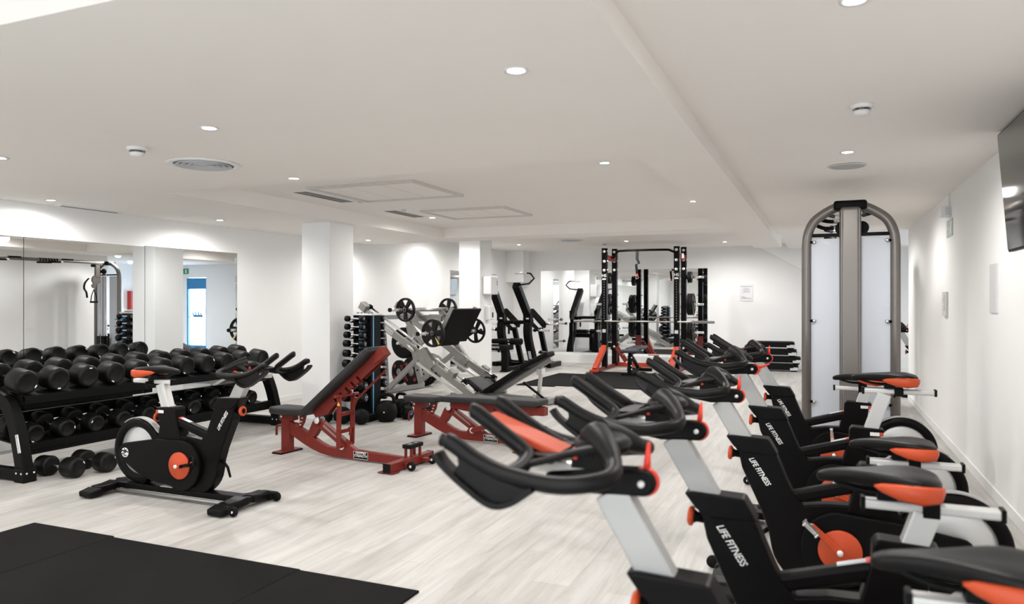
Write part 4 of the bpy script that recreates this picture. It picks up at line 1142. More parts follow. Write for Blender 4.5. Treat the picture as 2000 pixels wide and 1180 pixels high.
# side guards near the seat, where the lock handles sit
for y in (YN, YFa):
    sg = -1 if y < 0 else 1
    b = MB(); b.prism([(0.78, 0.70), (0.90, 0.76), (1.12, 0.50), (1.02, 0.42), (0.84, 0.50)], y - 0.045, y + 0.045); b.build('lock_housing', STEEL, LP, 0.004)
    b = MB(); b.cyl((0.60, y + sg * 0.06, 0.79), (0.74, y + sg * 0.06, 0.70), 0.022); b.cyl((0.66, y - sg * 0.06, 0.76), (0.66, y + sg * 0.10, 0.76), 0.012); b.build('lock_cylinder', CHROME, LP, 0)
    b = MB(); b.box((0.98, y, 0.40), (0.14, 0.12, 0.12), (0, R(30), 0)); b.build('weight_block', STEEL, LP, 0.004)
# carriage
b = MB()
for y in (-0.30, 0.30):
    b.beam((0.40, y, 1.20), (1.12, y, 1.20), 0.05, 0.10)
    b.beam((0.62, y, 1.30), (1.16, y, 0.93), 0.05, 0.075)
    b.beam((0.45, y * 1.12, 1.17), (0.78, y * 1.12, 0.80), 0.05, 0.08)
    b.beam((1.33, y, 1.36), (1.06, y, 0.88), 0.06, 0.07)
b.beam((1.0, -0.33, 0.90), (1.0, 0.33, 0.90), 0.06, 0.06)
b.build('carriage', STEEL, LP, 0.004)
b = MB()
for (x, z) in ((0.62, 1.33), (1.16, 0.985)): b.cyl((x, -0.50, z), (x, -0.34 if x > 1 else 0.42, z), 0.032, n=16)
b.build('peg_tube', SILVER, LP, 0)
for (x, z) in ((0.62, 1.33), (1.16, 0.985)):
    for sg, y0, y1 in ((-1, -0.50, -0.90), (1, 0.40, 0.66)):
        pg = MB().cyl((x, y0, z), (x, y1, z), 0.0235, n=16).build('peg', CHROME, LP, 0)
        MB().cyl((x, y1, z), (x, y1 + sg * 0.025, z), 0.031, n=16).build('peg_cap', RUBBER, pg, 0)
# foot plate
b = MB(); b.beam((1.40, 0, 1.345), (1.10, 0, 0.83), 0.68, 0.035, (0.5, 0, -0.86)); b.build('foot_plate', RUBBER, LP, 0.006)
MB().box((1.22, -0.29, 1.17), (0.05, 0.07, 0.05)).build('warning_sticker', YEL, LP, 0.002)
MB().beam((1.06, 0, 0.86), (1.0, 0, 0.78), 0.5, 0.05, (0.5, 0, -0.86)).build('plate_bracket', RUBBER, LP, 0.01)
# seat side
b = MB(); b.beam((1.55, 0, 0.045), (2.95, 0, 0.045), 0.09, 0.075); b.box((2.93, 0, 0.05), (0.07, 0.46, 0.08)); b.beam((1.76, YN - 0.05, 0.04), (1.76, YFa + 0.05, 0.04), 0.08, 0.07)
b.build('base_frame', STEEL, LP, 0.004)
pad('back_rest', (1.80, 0, 0.105), (2.45, 0, 0.485), 0.36, 0.36, 0.065, RUBBER, LP)
pad('back_rest', (2.40, 0, 0.485), (2.86, 0, 0.715), 0.26, 0.24, 0.07, RUBBER, LP)
pad('seat', (1.50, 0, 0.285), (1.80, 0, 0.105), 0.40, 0.40, 0.065, VINYL, LP)
MB().beam((1.92, 0, 0.08), (2.88, 0, 0.635), 0.06, 0.06).build('back_beam', STEEL, LP, 0.004)
b = MB(); b.beam((2.66, 0, 0.07), (2.70, 0, 0.42), 0.05, 0.045, (1, 0, 0)); b.box((2.70, 0, 0.44), (0.09, 0.10, 0.09)); b.cyl((2.62, -0.05, 0.09), (2.62, 0.05, 0.09), 0.03); b.build('back_strut', SILVER, LP, 0.004)
MB().beam((2.44, -0.06, 0.28), (2.80, -0.06, 0.06), 0.03, 0.03).build('adjust_bar', BLACK, LP, 0.004)
for y in (-0.30, 0.30):
    h_ = MB().tube(cr([(1.48, y, 0.12), (1.46, y, 0.20), (1.52, y, 0.27), (1.62, y, 0.26), (1.70, y, 0.20)], 5), 0.013, 10).build('hand_grip_bar', BLACK, LP, 0)
    MB().cyl((1.64, y, 0.245), (1.80, y, 0.13), 0.021, n=14).build('hand_grip', RUBBER, h_, 0)
    MB().beam((1.30, y, 0.06), (1.9, y, 0.06), 0.04, 0.04).build('grip_mount', STEEL, LP, 0.002)


def onlp(t, x, y, z, rx=0):
    t.location = LM @ Vector((x, y, z)); t.rotation_euler = (0, 0, R(-10)); t.rotation_euler.rotate_axis('Y', rx)


g = 'black spoked plates on the leg press'
p1 = spoke_plate('spoked black plate with a yellow sticker, low peg of the leg press', 0.212, g, True, 0.055); onlp(p1, 1.16, -0.56, 0.985, 0.3)
p2 = spoke_plate('spoked black plate on the near upper peg of the leg press', 0.185, g, False, 0.05); onlp(p2, 0.62, -0.56, 1.33, 0.6)
p3 = dup(p2, (0, 0, 0), 0, 'spoked black plate on the far upper peg of the leg press'); onlp(p3, 0.62, 0.50, 1.33, 0.2)
p4 = spoke_plate('spoked black plate half hidden behind the leg press foot plate', 0.20, g); onlp(p4, 1.16, 0.52, 0.985, 0.5)
# storage plates behind
g = 'black bumper plates behind the leg press'
for k in range(5):
    p = bumper(['black bumper plate with red marks, front of the floor row', 'second bumper plate of the floor row', 'third bumper plate of the floor row', 'fourth bumper plate of the floor row', 'last bumper plate of the floor row, nearest the grey ball'][k], 0.255, 0.065, g, k == 0)
    p.location = (-6.50 + 0.03 * k, 11.05 + 0.072 * k, 0.255); p.rotation_euler = (0, 0, R(-22))
p = bumper('black bumper plate with red marks left of the floor row, behind the brace', 0.21, 0.06, g, True); p.location = (-6.93, 11.35, 0.21); p.rotation_euler = (0, 0, R(-22))
p = bumper('black bumper plate hung on the leg press storage peg, near side', 0.27, 0.06, g); p.location = (-6.72, 11.15, 0.74); p.rotation_euler = (0, 0, R(-10))
p = bumper('black bumper plate hung on the leg press storage peg, far side', 0.27, 0.06, g); p.location = (-6.705, 11.235, 0.74); p.rotation_euler = (0, 0, R(-10))
b = MB(); b.cyl((0.0, YFa + 0.03, 0.0), (0.0, YFa + 0.40, 0.0), 0.0235, n=16)
o = b.build('storage_peg', CHROME, LP, 0); o.location = (-0.10 - 0.29, 0, 0.74)
o.location = (LM.inverted() @ Vector((-6.72, 11.15, 0.74))).to_tuple(); o.data.transform(Matrix.Translation((0, -0.64, 0)))
# ------------------------------------------------------------------ cable crossover: two towers and a beam
CX = thing('cable_crossover', 'tall grey cable machine with frosted panels beside the right wall', 'cable machine', (0.213, 7.26, 0))
HW, ZT = 0.360, 2.30      # half width to tube centre, arch height


def tower(yc, out, far):
    """out: +1/-1 direction (along y) of the outer, column side"""
    P = [(-HW, yc, 0.05), (-HW, yc, 1.2), (-HW, yc, 1.95), (-HW + 0.012, yc, 2.06), (-HW + 0.06, yc, 2.17), (-HW + 0.15, yc, 2.245), (-HW + 0.26, yc, ZT), (0, yc, ZT + 0.01)]
    P = P[:2] + cr(P[2:], 4)
    full = P + [(-a[0], a[1], a[2]) for a in reversed([tuple(p) for p in P[:-1]])]
    o = MB().tube(full, 0.042, 16).build('arch_frame', TAUPE, CX, 0)
    q = MB()
    for sx in (-1, 1): q.tube([(sx * (HW - 0.0), yc + out * 0.034, 0.1), (sx * HW, yc + out * 0.034, 2.0)], 0.006, 6)
    q.build('frame_groove', STEEL, o, 0)
    for sx in (-1, 1):
        MB().beam((sx * HW, yc - out * 0.30, 0.035), (sx * HW, yc + out * 0.12, 0.035), 0.09, 0.07).build('foot', TAUPE, CX, 0.01)
    if not far:
        b = MB(); b.box((0, yc + out * 0.06, 1.16), (0.175, 0.12, 2.26)); c = b.build('column', TAUPE, CX, 0.035); c.modifiers['bevel'].segments = 5
        q = MB()
        for sx in (-1, 1): q.box((sx * 0.072, yc + out * 0.1205, 1.16), (0.004, 0.002, 2.2))
        q.build('column_edge', STEEL, c, 0)
    b = MB(); b.box((0, yc, ZT + 0.005), (0.27, 0.20, 0.085)); c = b.build('top_cap', BLACK, CX, 0.025); c.modifiers['bevel'].segments = 4
    MB().beam((-HW + 0.02, yc, 2.05), (HW - 0.02, yc, 2.05), 0.04, 0.03).build('cross_bar', BLACK, CX, 0.004)
    for sx in (-1, 1):
        MB().box((sx * 0.20, yc, 1.08), (0.27, 0.012, 1.88)).build('shroud_panel', PANEL, CX, 0.002)
        for z in (0.55, 1.28, 1.99):
            k = MB().cyl((sx * (HW - 0.02), yc + out * 0.02, z), (sx * (HW - 0.07), yc + out * 0.02, z), 0.012).build('panel_clip', BLACK, CX, 0)
            MB().lathe([(0.016, 0), (0.016, 0.01), (0.006, 0.014), (0.0001, 0.014)], (sx * (HW - 0.065), yc + out * 0.02, z), (0, out, 0), 14).build('clip_bolt', SILVER, k, 0)
    # inner side: weight stack, guide rods, cable, top pulley
    yi = yc - out * 0.14
    b = MB()
    for k in range(16): b.box((-0.03, yi, 0.16 + 0.035 * k), (0.24, 0.12, 0.030))
    st = b.build('weight_stack', BLACK, CX, 0.002)
    q = MB()
    for k in range(16): q.box((-0.03, yi - out * 0.061, 0.16 + 0.035 * k), (0.02, 0.002, 0.010))
    q.build('stack_numbers', INK, st, 0)
    b = MB()
    for sx in (-0.12, 0.06): b.cyl((sx, yi, 0.1), (sx, yi, 2.05), 0.011, n=10)
    b.build('guide_rods', CHROME, CX, 0)
    MB().cyl((-0.03, yi, 0.7), (-0.03, yi, 2.1), 0.006, n=8).build('cable', BLACK, CX, 0)
    b = MB(); b.cyl((-0.06, yi - 0.02, 2.12), (-0.06, yi + 0.02, 2.12), 0.06, n=24); b.cyl((0.10, yi - 0.02, 2.12), (0.10, yi + 0.02, 2.12), 0.06, n=24); b.build('top_pulleys', BLACK, CX, 0)
    b = MB()
    for k in (-1, 1): b.cyl((k * 0.12, yi, 0.1), (k * 0.12, yi, 0.12), 0.02)
    b.box((0, yi, 0.07), (0.5, 0.16, 0.06)); b.build('stack_base', TAUPE, CX, 0.004)


tower(0.0, -1, False)
tower(4.45, 1, True)
o = MB().tube([(0, 0.05, ZT + 0.01), (0, 4.4, ZT + 0.01)], 0.035, 16).build('overhead_beam', TAUPE, CX, 0)
b = MB()
for k in range(7): b.lathe([(0.036, -0.012), (0.043, -0.006), (0.043, 0.006), (0.036, 0.012)], (0, 2.9 + 0.06 * k, ZT + 0.01), (0, 1, 0), 16)
b.build('beam_collars', BLACK, o, 0)
for yy in (0.55, 2.2, 3.3):
    g_ = MB()
    for sg in (-1, 1):
        g_.tube(cr([(0, yy, ZT + 0.0), (sg * 0.10, yy + 0.02, ZT - 0.015), (sg * 0.15, yy - 0.02, ZT - 0.02)], 4), 0.014, 10)
    go = g_.build('pull_up_grip', CHROME, CX, 0)
    q = MB()
    for sg in (-1, 1): q.cyl((sg * 0.13, yy - 0.05, ZT - 0.03), (sg * 0.20, yy - 0.32, ZT - 0.035), 0.018, n=12); q.cyl((sg * 0.13, yy - 0.02, ZT + 0.03), (sg * 0.15, yy + 0.22, ZT + 0.03), 0.018, n=12)
    q.build('grip_sleeves', RUBBER, go, 0)
# grips just behind the near arch, as seen under the arch
gg = MB()
gg.tube(cr([(-0.08, 0.20, 2.19), (-0.18, 0.20, 2.195), (-0.30, 0.20, 2.23)], 4), 0.018, 10); gg.tube(cr([(-0.08, 0.20, 2.14), (-0.2, 0.2, 2.13), (-0.30, 0.20, 2.17)], 4), 0.018, 10)
gs = gg.build('pull_up_grip', RUBBER, CX, 0)
MB().cyl((-0.03, 0.2, 2.195), (-0.13, 0.2, 2.195), 0.021).build('grip_collar', CHROME, gs, 0)
MB().cyl((-0.03, 0.2, 2.14), (-0.13, 0.2, 2.135), 0.021).build('grip_collar', CHROME, gs, 0)
# trolley pulley and straps on the far tower
b = MB(); b.cyl((-0.10, 4.10, 1.93), (-0.06, 4.10, 1.93), 0.10, n=28); b.box((-0.08, 4.13, 2.12), (0.05, 0.10, 0.26)); b.cyl((-0.10, 4.05, 1.80), (-0.06, 4.05, 1.80), 0.05)
b.build('hanging_pulley', TAUPE, CX, 0.004)
b = MB(); b.box((-0.04, 4.15, 2.24), (0.12, 0.2, 0.06)); b.build('pulley_mount', BLACK, CX, 0.01)
t = thing('strap_handle', 'black cable strap handle hanging from the cable machine pulley, seen in the mirror', 'cable handle', (0.13, 7.26 + 4.05, 1.72))
b = MB(); b.strap(cr([(0, 0, 0), (0, -0.05, -0.12), (0, -0.075, -0.26)], 4), 0.03, 0.004, (1, 0, 0)); b.strap(cr([(0, 0, 0), (0, 0.05, -0.12), (0, 0.075, -0.26)], 4), 0.03, 0.004, (1, 0, 0)); b.build('strap', BLACK, t, 0)
MB().cyl((0, -0.085, -0.27), (0, 0.085, -0.27), 0.02).build('grip', RUBBER, t, 0)
MB().tube(cr([(0, 0.0, 0), (0, 0.02, 0.03), (0, 0, 0.06), (0, -0.02, 0.03)], 4, True), 0.004, 8, True).build('carabiner', CHROME, t, 0)
t = thing('ab_strap', 'second black strap slung beside the cable machine pulley, seen in the mirror', 'cable handle', (0.13, 7.26 + 3.87, 1.86))
b = MB(); b.strap(cr([(0, 0.06, 0.1), (0, -0.03, 0.0), (0, -0.05, -0.12), (0, 0.0, -0.2), (0, 0.02, -0.32)], 5), 0.05, 0.012, (1, 0, 0)); b.build('strap', BLACK, t, 0)

# olympic bar stored upright in the alcove (seen in the mirror)
t = thing('upright_barbell', 'barbell stored upright by the back wall, seen in the left mirror', 'barbell', (1.15, 16.6, 0))
MB().cyl((0, 0, 0.05), (0, 0, 2.2), 0.014).build('shaft', CHROME, t, 0)
b = MB(); b.cyl((0, 0, 0.06), (0, 0, 0.46), 0.025); b.cyl((0, 0, 1.78), (0, 0, 2.2), 0.025); b.build('sleeve', CHROME, t, 0)
MB().lathe([(0.12, 0), (0.12, 0.02), (0.035, 0.03), (0.035, 0.2), (0.027, 0.2)], (0, 0, 0), (0, 0, 1), 24).build('holder', BLACK, t, 0)

# ------------------------------------------------------------------ power rack
RK = thing('power_rack', 'tall black half rack with orange red feet before the back mirrors', 'power rack', (-3.535, 15.3, 0))
HX = 0.76
for sx in (-1, 1):
    sn = 'left' if sx < 0 else 'right'
    for yy, nm in ((0, 'f'), (0.82, 'b')):
        zt = 2.59 if yy == 0 else 2.63
        u = MB().bx(sx * HX - 0.055, sx * HX + 0.055, yy - 0.05, yy + 0.05, 0.05, zt).build('upright', SATIN, RK, 0.004)
        q = MB()
        for z in ((zt - 0.07, zt - 0.28, zt - 0.47) if True else ()):
            q.lathe([(0.030, 0), (0.030, 0.006), (0.0001, 0.008)], (sx * HX, yy - 0.05, z), (0, -1, 0), 16)
            q.lathe([(0.016, 0), (0.016, 0.012), (0.0001, 0.012)], (sx * HX + 0.055, yy, z + 0.01), (1, 0, 0), 12)
        q.lathe([(0.024, 0), (0.024, 0.006), (0.0001, 0.008)], (sx * HX, yy - 0.05, 0.46), (0, -1, 0), 16)
        q.build('bolts', BOLT, u, 0)
        if yy == 0:
            q = MB()
            for k in range(16): q.box((sx * HX + 0.0, -0.0505, 1.05 + 0.055 * k), (0.014, 0.003, 0.024))
            q.build('holes', STEEL, u, 0)
            p = MB().box((sx * HX, -0.0515, 1.98), (0.10, 0.003, 0.14)).build('badge', BLACK, u, 0)
            text_mesh('lettering', 'HS', 0.085, INK, u, (sx * HX, -0.054, 2.005), (R(90), 0, 0), 0.001)
            MB().box((sx * HX, -0.054, 1.935), (0.08, 0.001, 0.03)).build('badge_line', INK, u, 0)
            MB().box((sx * HX, -0.0515, 0.84), (0.07, 0.003, 0.07)).build('paper_label', WHITE, u, 0)
    # foot gusset and skid
    b = MB(); b.prism([(0.02, 0.56), (-0.06, 0.56), (-0.10, 0.46), (-0.62, 0.10), (-0.80, 0.04), (-0.80, 0.0), (-0.10, 0.0), (0.02, 0.10)][::1], sx * HX - 0.006, sx * HX + 0.006, 'x')
    b = MB(); b.beam((sx * HX, -0.04, 0.50), (sx * HX, -0.75, 0.07), 0.10, 0.10, (0, 1, 0.5)); b.beam((sx * HX, -0.70, 0.045), (sx * HX, -0.86, 0.035), 0.16, 0.07)
    go = b.build('foot_gusset', ORED, RK, 0.006)
    MB().box((sx * HX, -0.735, 0.115), (0.05, 0.06, 0.004), (R(-32), 0, 0)).build('foot_label', WHITE, go, 0)
    MB().bx(sx * HX - 0.09, sx * HX + 0.09, -0.92, -0.55, 0.0, 0.03).build('foot_pad', BLACK, RK, 0.004)
    MB().beam((sx * HX, -0.62, 0.05), (sx * HX, 0.95, 0.05), 0.07, 0.06).build('base_rail', RED, RK, 0.004)
    b = MB(); b.beam((sx * HX, 0.86, 0.62), (sx * (HX + 0.0), 0.98, 0.10), 0.02, 0.14, (1, 0, 0)); b.beam((sx * HX - sx * 0.06, 0.75, 0.46), (sx * HX - sx * 0.28, 0.75, 0.14), 0.03, 0.10, (0, 0, 1))
    b.build('rear_gusset', RED, RK, 0.003)
    MB().beam((sx * HX, 0.05, 2.40), (sx * HX, 0.77, 2.40), 0.09, 0.10).build('top_brace', RED, RK, 0.004)
    p = MB().box((sx * (HX + 0.048), 0.42, 2.42), (0.004, 0.20, 0.10)).build('brace_label', WHITE, RK, 0)
    # storage pegs with plates outside the rear upright
    for z in (0.42, 0.80, 1.40, 1.98):
        MB().cyl((sx * (HX + 0.05), 0.82, z), (sx * (HX + (0.42 if z > 0.5 else 0.30)), 0.82, z), 0.025, n=14).build('storage_peg', CHROME, RK, 0)
        MB().lathe([(0.045, 0), (0.045, 0.02), (0.0001, 0.02)], (sx * (HX + 0.055), 0.82, z), (sx, 0, 0), 16).build('peg_flange', BLACK, RK, 0)
    # band pegs inside
    for z in (0.55, 0.85, 1.2, 1.35, 1.62, 2.0):
        MB().lathe([(0.012, 0), (0.012, 0.03), (0.02, 0.032), (0.02, 0.04), (0.0001, 0.042)], (-HX + 0.055 if sx < 0 else HX - 0.055, 0.82, z), (-sx, 0, 0), 12).build('band_peg', BOLT, RK, 0)
    # j hooks
    b = MB(); b.bx(sx * HX - 0.035, sx * HX + 0.035, -0.10, -0.05, 0.90, 1.04); b.bx(sx * HX - 0.03, sx * HX + 0.03, -0.135, -0.05, 0.995, 1.02); b.bx(sx * HX - 0.03, sx * HX + 0.03, -0.145, -0.132, 0.995, 1.09)
    b.build('bar_hook', BLACK, RK, 0.003)
b = MB(); b.tube(cr([(-HX + 0.02, 0.40, 2.40), (-HX + 0.12, 0.35, 2.43), (-HX + 0.24, 0.15, 2.52), (-HX + 0.36, 0.12, 2.535), (0, 0.12, 2.54), (HX - 0.26, 0.12, 2.535), (HX - 0.16, 0.14, 2.52), (HX - 0.04, 0.2, 2.46), (HX, 0.25, 2.42)], 5), 0.024, 12)
b.build('pull_up_bar', SATIN, RK, 0)
MB().beam((-HX, 0.92, 0.06), (HX, 0.92, 0.06), 0.08, 0.09).build('rear_cross_beam', ORED, RK, 0.004)
b = MB(); b.beam((0.0, 0.95, 0.10), (0.16, 0.95, 0.28), 0.02, 0.03, (0, 1, 0)); b.beam((0.16, 0.95, 0.28), (0.34, 0.95, 0.10), 0.02, 0.03, (0, 1, 0)); b.beam((-0.04, 0.95, 0.28), (0.2, 0.95, 0.28), 0.02, 0.02, (0, 1, 0)); b.build('band_frame', ORED, RK, 0.002)
# plates on the rack
g = 'plates stored on the power rack'
pl = {}
for sx in (-1, 1):
    sd = 'left' if sx < 0 else 'right'
    for z, r, n, nm in ((1.98, 0.125, 2, 'upper'), (1.40, 0.235, 3, 'middle'), (0.80, 0.235, 3, 'lower')):
        for k in range(n):
            lb = '%s round plate on the %s peg, %s side of the power rack' % (['innermost', 'second', 'outermost'][k] if n == 3 else ['inner', 'outer'][k], nm, sd)
            key = r
            if key not in pl: p = spoke_plate(lb, r, g, thick=0.036); pl[key] = p
            else: p = dup(pl[key], (0, 0, 0), 0, lb)
            p.location = (-3.535 + sx * (HX + 0.105 + 0.048 * k), 16.12, z); p.rotation_euler = (0, 0, R(90))
            p.rotation_euler.rotate_axis('Y', 0.4 * k)
t = thing('barbell', 'long steel barbell racked empty on the power rack hooks', 'barbell', (-3.475, 15.195, 1.045))
MB().cyl((-1.45, 0, 0), (1.45, 0, 0), 0.0155, n=14).build('shaft', mat('worn_steel', (0.45, 0.42, 0.38), 0.3, 0.9), t, 0)
for sx in (-1, 1):
    b = MB(); b.lathe([(0.04, 0), (0.04, 0.03), (0.027, 0.032), (0.027, 0.44), (0.02, 0.445), (0.0001, 0.446)], (sx * 1.02, 0, 0), (sx, 0, 0), 20); b.build('sleeve', STEEL if sx > 0 else CHROME, t, 0)
t = thing('hanging_strap', 'black training strap hanging from the middle of the pull up bar', 'strap', (-3.62, 15.42, 2.51))
b = MB(); b.strap([(0, 0, 0.04), (0.005, -0.035, 0.0), (0, -0.03, -0.12), (0.0, -0.03, -0.17)], 0.055, 0.03, (1, 0, 0)); b.strap([(0.0, -0.03, -0.16), (0.045, -0.03, -0.25), (-0.02, -0.03, -0.27), (0.0, -0.03, -0.47)], 0.05, 0.012, (1, 0, 0)); b.build('strap', BLACK, t, 0)
MB().strap([(0, -0.03, -0.47), (0, -0.03, -0.52)], 0.045, 0.012, (1, 0, 0)).build('strap_end', ORED, t, 0)
MB().ring((0, -0.03, -0.545), (0, 1, 0), 0.032, 0.024, 0.008, 20, 0.002).build('ring', CHROME, t, 0)

# black bench standing inside the rack
t = thing('weight_bench', 'small dark blue black bench standing in the power rack', 'weight bench', (-3.52, 14.3, 0), R(93))
seat_b = MB(); seat_b.prism([(-0.05, -0.16), (-0.02, -0.18), (0.20, -0.15), (0.25, -0.13), (0.25, 0.13), (0.20, 0.15), (-0.02, 0.18), (-0.05, 0.16)], 0.45, 0.515, 'z'); seat_b.build('seat', VINYLB, t, 0.018)
pad('back_rest', (0.29, 0, 0.50), (1.25, 0, 0.50), 0.28, 0.30, 0.06, VINYLB, t)
b = MB(); b.beam((0.06, 0, 0.43), (1.15, 0, 0.43), 0.07, 0.05); b.beam((0.08, 0, 0.40), (0.05, 0, 0.05), 0.08, 0.07, (1, 0, 0)); b.beam((0.10, 0, 0.42), (0.95, 0, 0.10), 0.06, 0.06); b.beam((0.0, 0, 0.05), (1.15, 0, 0.05), 0.07, 0.06)
b.build('frame', BLACK, t, 0.004)
MB().bx(-0.02, 0.07, -0.16, 0.16, 0.0, 0.05).build('foot', BLACK, t, 0.004); MB().bx(1.1, 1.2, -0.26, 0.26, 0.0, 0.06).build('foot', BLACK, t, 0.004)
b = MB()
for (x, y, z) in ((0.045, -0.045, 0.36), (0.04, 0.05, 0.26), (0.04, -0.045, 0.2), (0.03, 0.05, 0.13), (0.03, -0.05, 0.13), (0.05, 0.12, 0.42)): b.lathe([(0.014, 0), (0.014, 0.01), (0.0001, 0.01)], (0.0, y, z), (-1, 0, 0), 10)
b.build('bolts', BOLT, t, 0)

# ------------------------------------------------------------------ plate loaded pulldown machine
PD = thing('pulldown_machine', 'black plate loaded pulldown machine with curved posts and overhead handles', 'strength machine', (-6.1, 15.0, 0))
def W(p): return (p[0] + 6.1, p[1] - 15.0, p[2])
b = MB()
b.beam(W((-6.10, 14.12, 0.045)), W((-6.10, 15.55, 0.045)), 0.09, 0.07); b.beam(W((-6.95, 15.40, 0.05)), W((-5.52, 15.55, 0.05)), 0.10, 0.09); b.beam(W((-5.56, 15.30, 0.05)), W((-5.60, 16.12, 0.05)), 0.10, 0.10)
b.beam(W((-6.86, 15.3, 0.05)), W((-6.80, 16.12, 0.05)), 0.10, 0.10); b.beam(W((-6.86, 16.05, 0.05)), W((-5.60, 16.05, 0.05)), 0.08, 0.08)
b.build('base_frame', SATIN, PD, 0.005)
b = MB(); b.beam(W((-6.11, 14.16, 0.03)), W((-6.11, 14.16, 0.50)), 0.13, 0.11, (0, 1, 0)); b.build('seat_post', SATIN, PD, 0.006)
MB().bx(*[v for v in (-6.19 + 6.1, -6.03 + 6.1)], -0.93, -0.75, 0.0, 0.03).build('foot', RUBBER, PD, 0.003)
so = MB().box(W((-6.28, 14.25, 0.50)), (0.50, 0.40, 0.11)).build('seat', RUBBER, PD, 0.02)
MB().box(W((-6.32, 14.45, 0.62)), (0.36, 0.30, 0.10)).build('thigh_pad', RUBBER, PD, 0.03)
text_mesh('lettering', 'STRENGTH', 0.055, INK, so, W((-6.33, 14.045, 0.51)), (R(90), 0, 0), 0.001)
b = MB(); b.lathe([(0.05, 0), (0.07, 0.02), (0.07, 0.26), (0.05, 0.28), (0.0001, 0.28)], W((-6.10, 14.40, 0.62)), (1, 0, 0), 24); b.build('roller_pad', RUBBER, PD, 0)
MB().cyl(W((-6.3, 14.40, 0.62)), W((-6.08, 14.40, 0.62)), 0.02).build('roller_bar', CHROME, PD, 0)
for X, dy in ((-5.79, 0.0), (-6.46, 0.14)):
    pth = cr([W((X, 14.74 + dy, 1.10)), W((X, 14.64 + dy, 0.95)), W((X, 14.64 + dy, 0.75)), W((X, 14.74 + dy, 0.52)), W((X, 14.88 + dy, 0.30)), W((X, 14.98 + dy, 0.06))], 5)
    cp = MB().strap(pth, 0.15, 0.15, (1, 0, 0)).build('curved_post', SATIN, PD, 0.006)
    if dy == 0:
        MB().beam(W((X, 14.715, 0.40)), W((X, 14.80, 0.23)), 0.06, 0.006, (0, -1, 0.6)).build('info_label', LGREY, cp, 0)
    # pivoting arm: upper box leaning to the user
    b = MB(); b.beam(W((X + 0.03, 13.92 + dy * 2, 1.80)), W((X, 14.62 + dy, 1.20)), 0.15, 0.13); b.box(W((X, 14.66 + dy, 1.13)), (0.17, 0.17, 0.17))
    ar = b.build('lever_arm', SATIN, PD, 0.006)
    MB().box(W((X + 0.02, 14.565 + dy, 1.10)), (0.06, 0.006, 0.028)).build('arm_label', WHITE, ar, 0)
    b = MB(); b.beam(W((X + 0.06, 14.70 + dy, 1.26)), W((X + 0.16, 15.25 + dy, 0.93)), 0.07, 0.12); b.beam(W((X - 0.02, 14.70 + dy, 1.08)), W((X + 0.08, 15.05 + dy, 0.84)), 0.06, 0.07); b.build('link_arm', SATIN, PD, 0.004)
    b = MB(); b.beam(W((X + 0.10, 15.12 + dy, 0.88)), W((X + 0.18, 15.38 + dy, 0.08)), 0.10, 0.10, (0, 1, 0)); b.build('rear_leg', SATIN, PD, 0.004)
    sg = 1 if dy == 0 else -1
    h = MB().tube([W((X + 0.03, 13.98 + dy * 2, 1.80)), W((X + sg * 0.10, 14.0 + dy * 2, 1.805)), W((X + sg * 0.26, 14.05 + dy * 2, 1.825)), W((X + sg * 0.36, 14.08 + dy * 2, 1.93)), W((X + sg * 0.28, 14.08 + dy * 2, 2.03)), W((X + sg * 0.20, 14.08 + dy * 2, 2.045))], 0.018, 12).build('handle_bar', BLACK, PD, 0)
    MB().cyl(W((X + sg * 0.22, 14.08 + dy * 2, 2.045)), W((X - sg * 0.06, 14.08 + dy * 2, 2.035)), 0.017, n=14).build('hand_grip', SILVER, h, 0)
b = MB(); b.tube(cr([W((-6.46, 14.80, 0.90)), W((-6.40, 14.78, 0.98)), W((-6.25, 14.76, 1.015)), W((-5.80, 14.74, 1.02))], 5), 0.042, 12); b.build('cross_tube', SATIN, PD, 0)
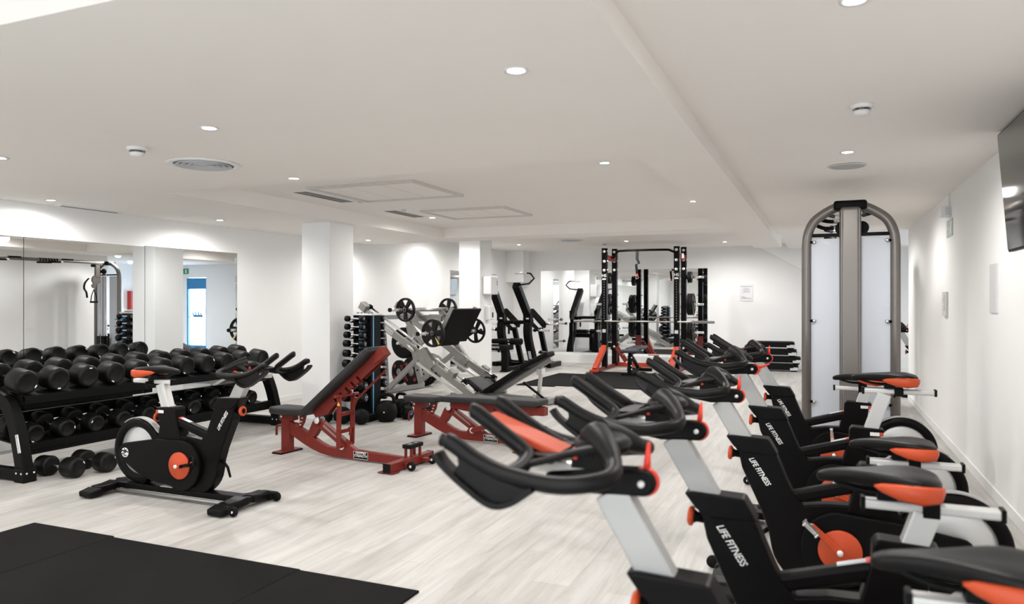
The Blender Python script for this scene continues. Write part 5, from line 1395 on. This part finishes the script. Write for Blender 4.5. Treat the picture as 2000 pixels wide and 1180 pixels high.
MB().cyl(W((-6.27, 14.74, 0.98)), W((-6.27, 14.74, 0.76)), 0.022).build('stop_rod', BLACK, PD, 0)
for (X, Y, Z, L, k) in ((-5.70, 15.15, 0.975, 0.42, 1), (-5.70, 14.72, 0.85, 0.36, 1), (-5.66, 14.95, 0.37, 0.36, 1), (-6.60, 14.9, 0.85, 0.36, -1), (-6.60, 15.05, 0.37, 0.36, -1), (-6.6, 15.3, 0.97, 0.42, -1)):
    pg = MB().cyl(W((X, Y, Z)), W((X + k * L, Y, Z)), 0.026, n=14).build('plate_peg', CHROME, PD, 0)
    MB().lathe([(0.04, 0), (0.04, 0.025), (0.0001, 0.025)], W((X + k * 0.03, Y, Z)), (k, 0, 0), 16).build('peg_flange', BLACK, pg, 0)

# ------------------------------------------------------------------ stacked aerobic steps
def step(label, loc, rz):
    t = thing('aerobic_step', label, 'aerobic step', loc, rz, 'stack of black aerobic steps')
    b = MB(); b.prism([(-0.43, 0.0), (-0.45, 0.05), (-0.45, 0.13), (-0.43, 0.15), (0.43, 0.15), (0.45, 0.13), (0.45, 0.05), (0.43, 0.0), (0.32, 0.0), (0.30, 0.035), (-0.30, 0.035), (-0.32, 0.0)], -0.19, 0.19)
    b.build('platform', RUBBER, t, 0.012)
    MB().box((0, 0, 0.152), (0.78, 0.32, 0.006)).build('top_grip', BLACK, t, 0.002)
    for sx in (-1, 1):
        for sy in (-1, 1):
            MB().prism([(sx * 0.455, 0.03), (sx * 0.455, 0.095), (sx * 0.37, 0.095), (sx * 0.36, 0.08), (sx * 0.30, 0.078), (sx * 0.30, 0.03)], sy * 0.15, sy * 0.197).build('corner_foot', LGREY, t, 0.004)
    return t


s0 = step('topmost black aerobic step of the stack by the back wall', (-1.02, 16.62, 0.465), R(1))
dup(s0, (-0.98, 16.60, 0.31), R(-1), 'black aerobic step directly under the topmost one')
dup(s0, (-0.90, 16.60, 0.155), R(0.5), 'black aerobic step second from the bottom, jutting furthest right')
dup(s0, (-0.95, 16.60, 0.0), R(0), 'lowest black aerobic step, standing on the floor')
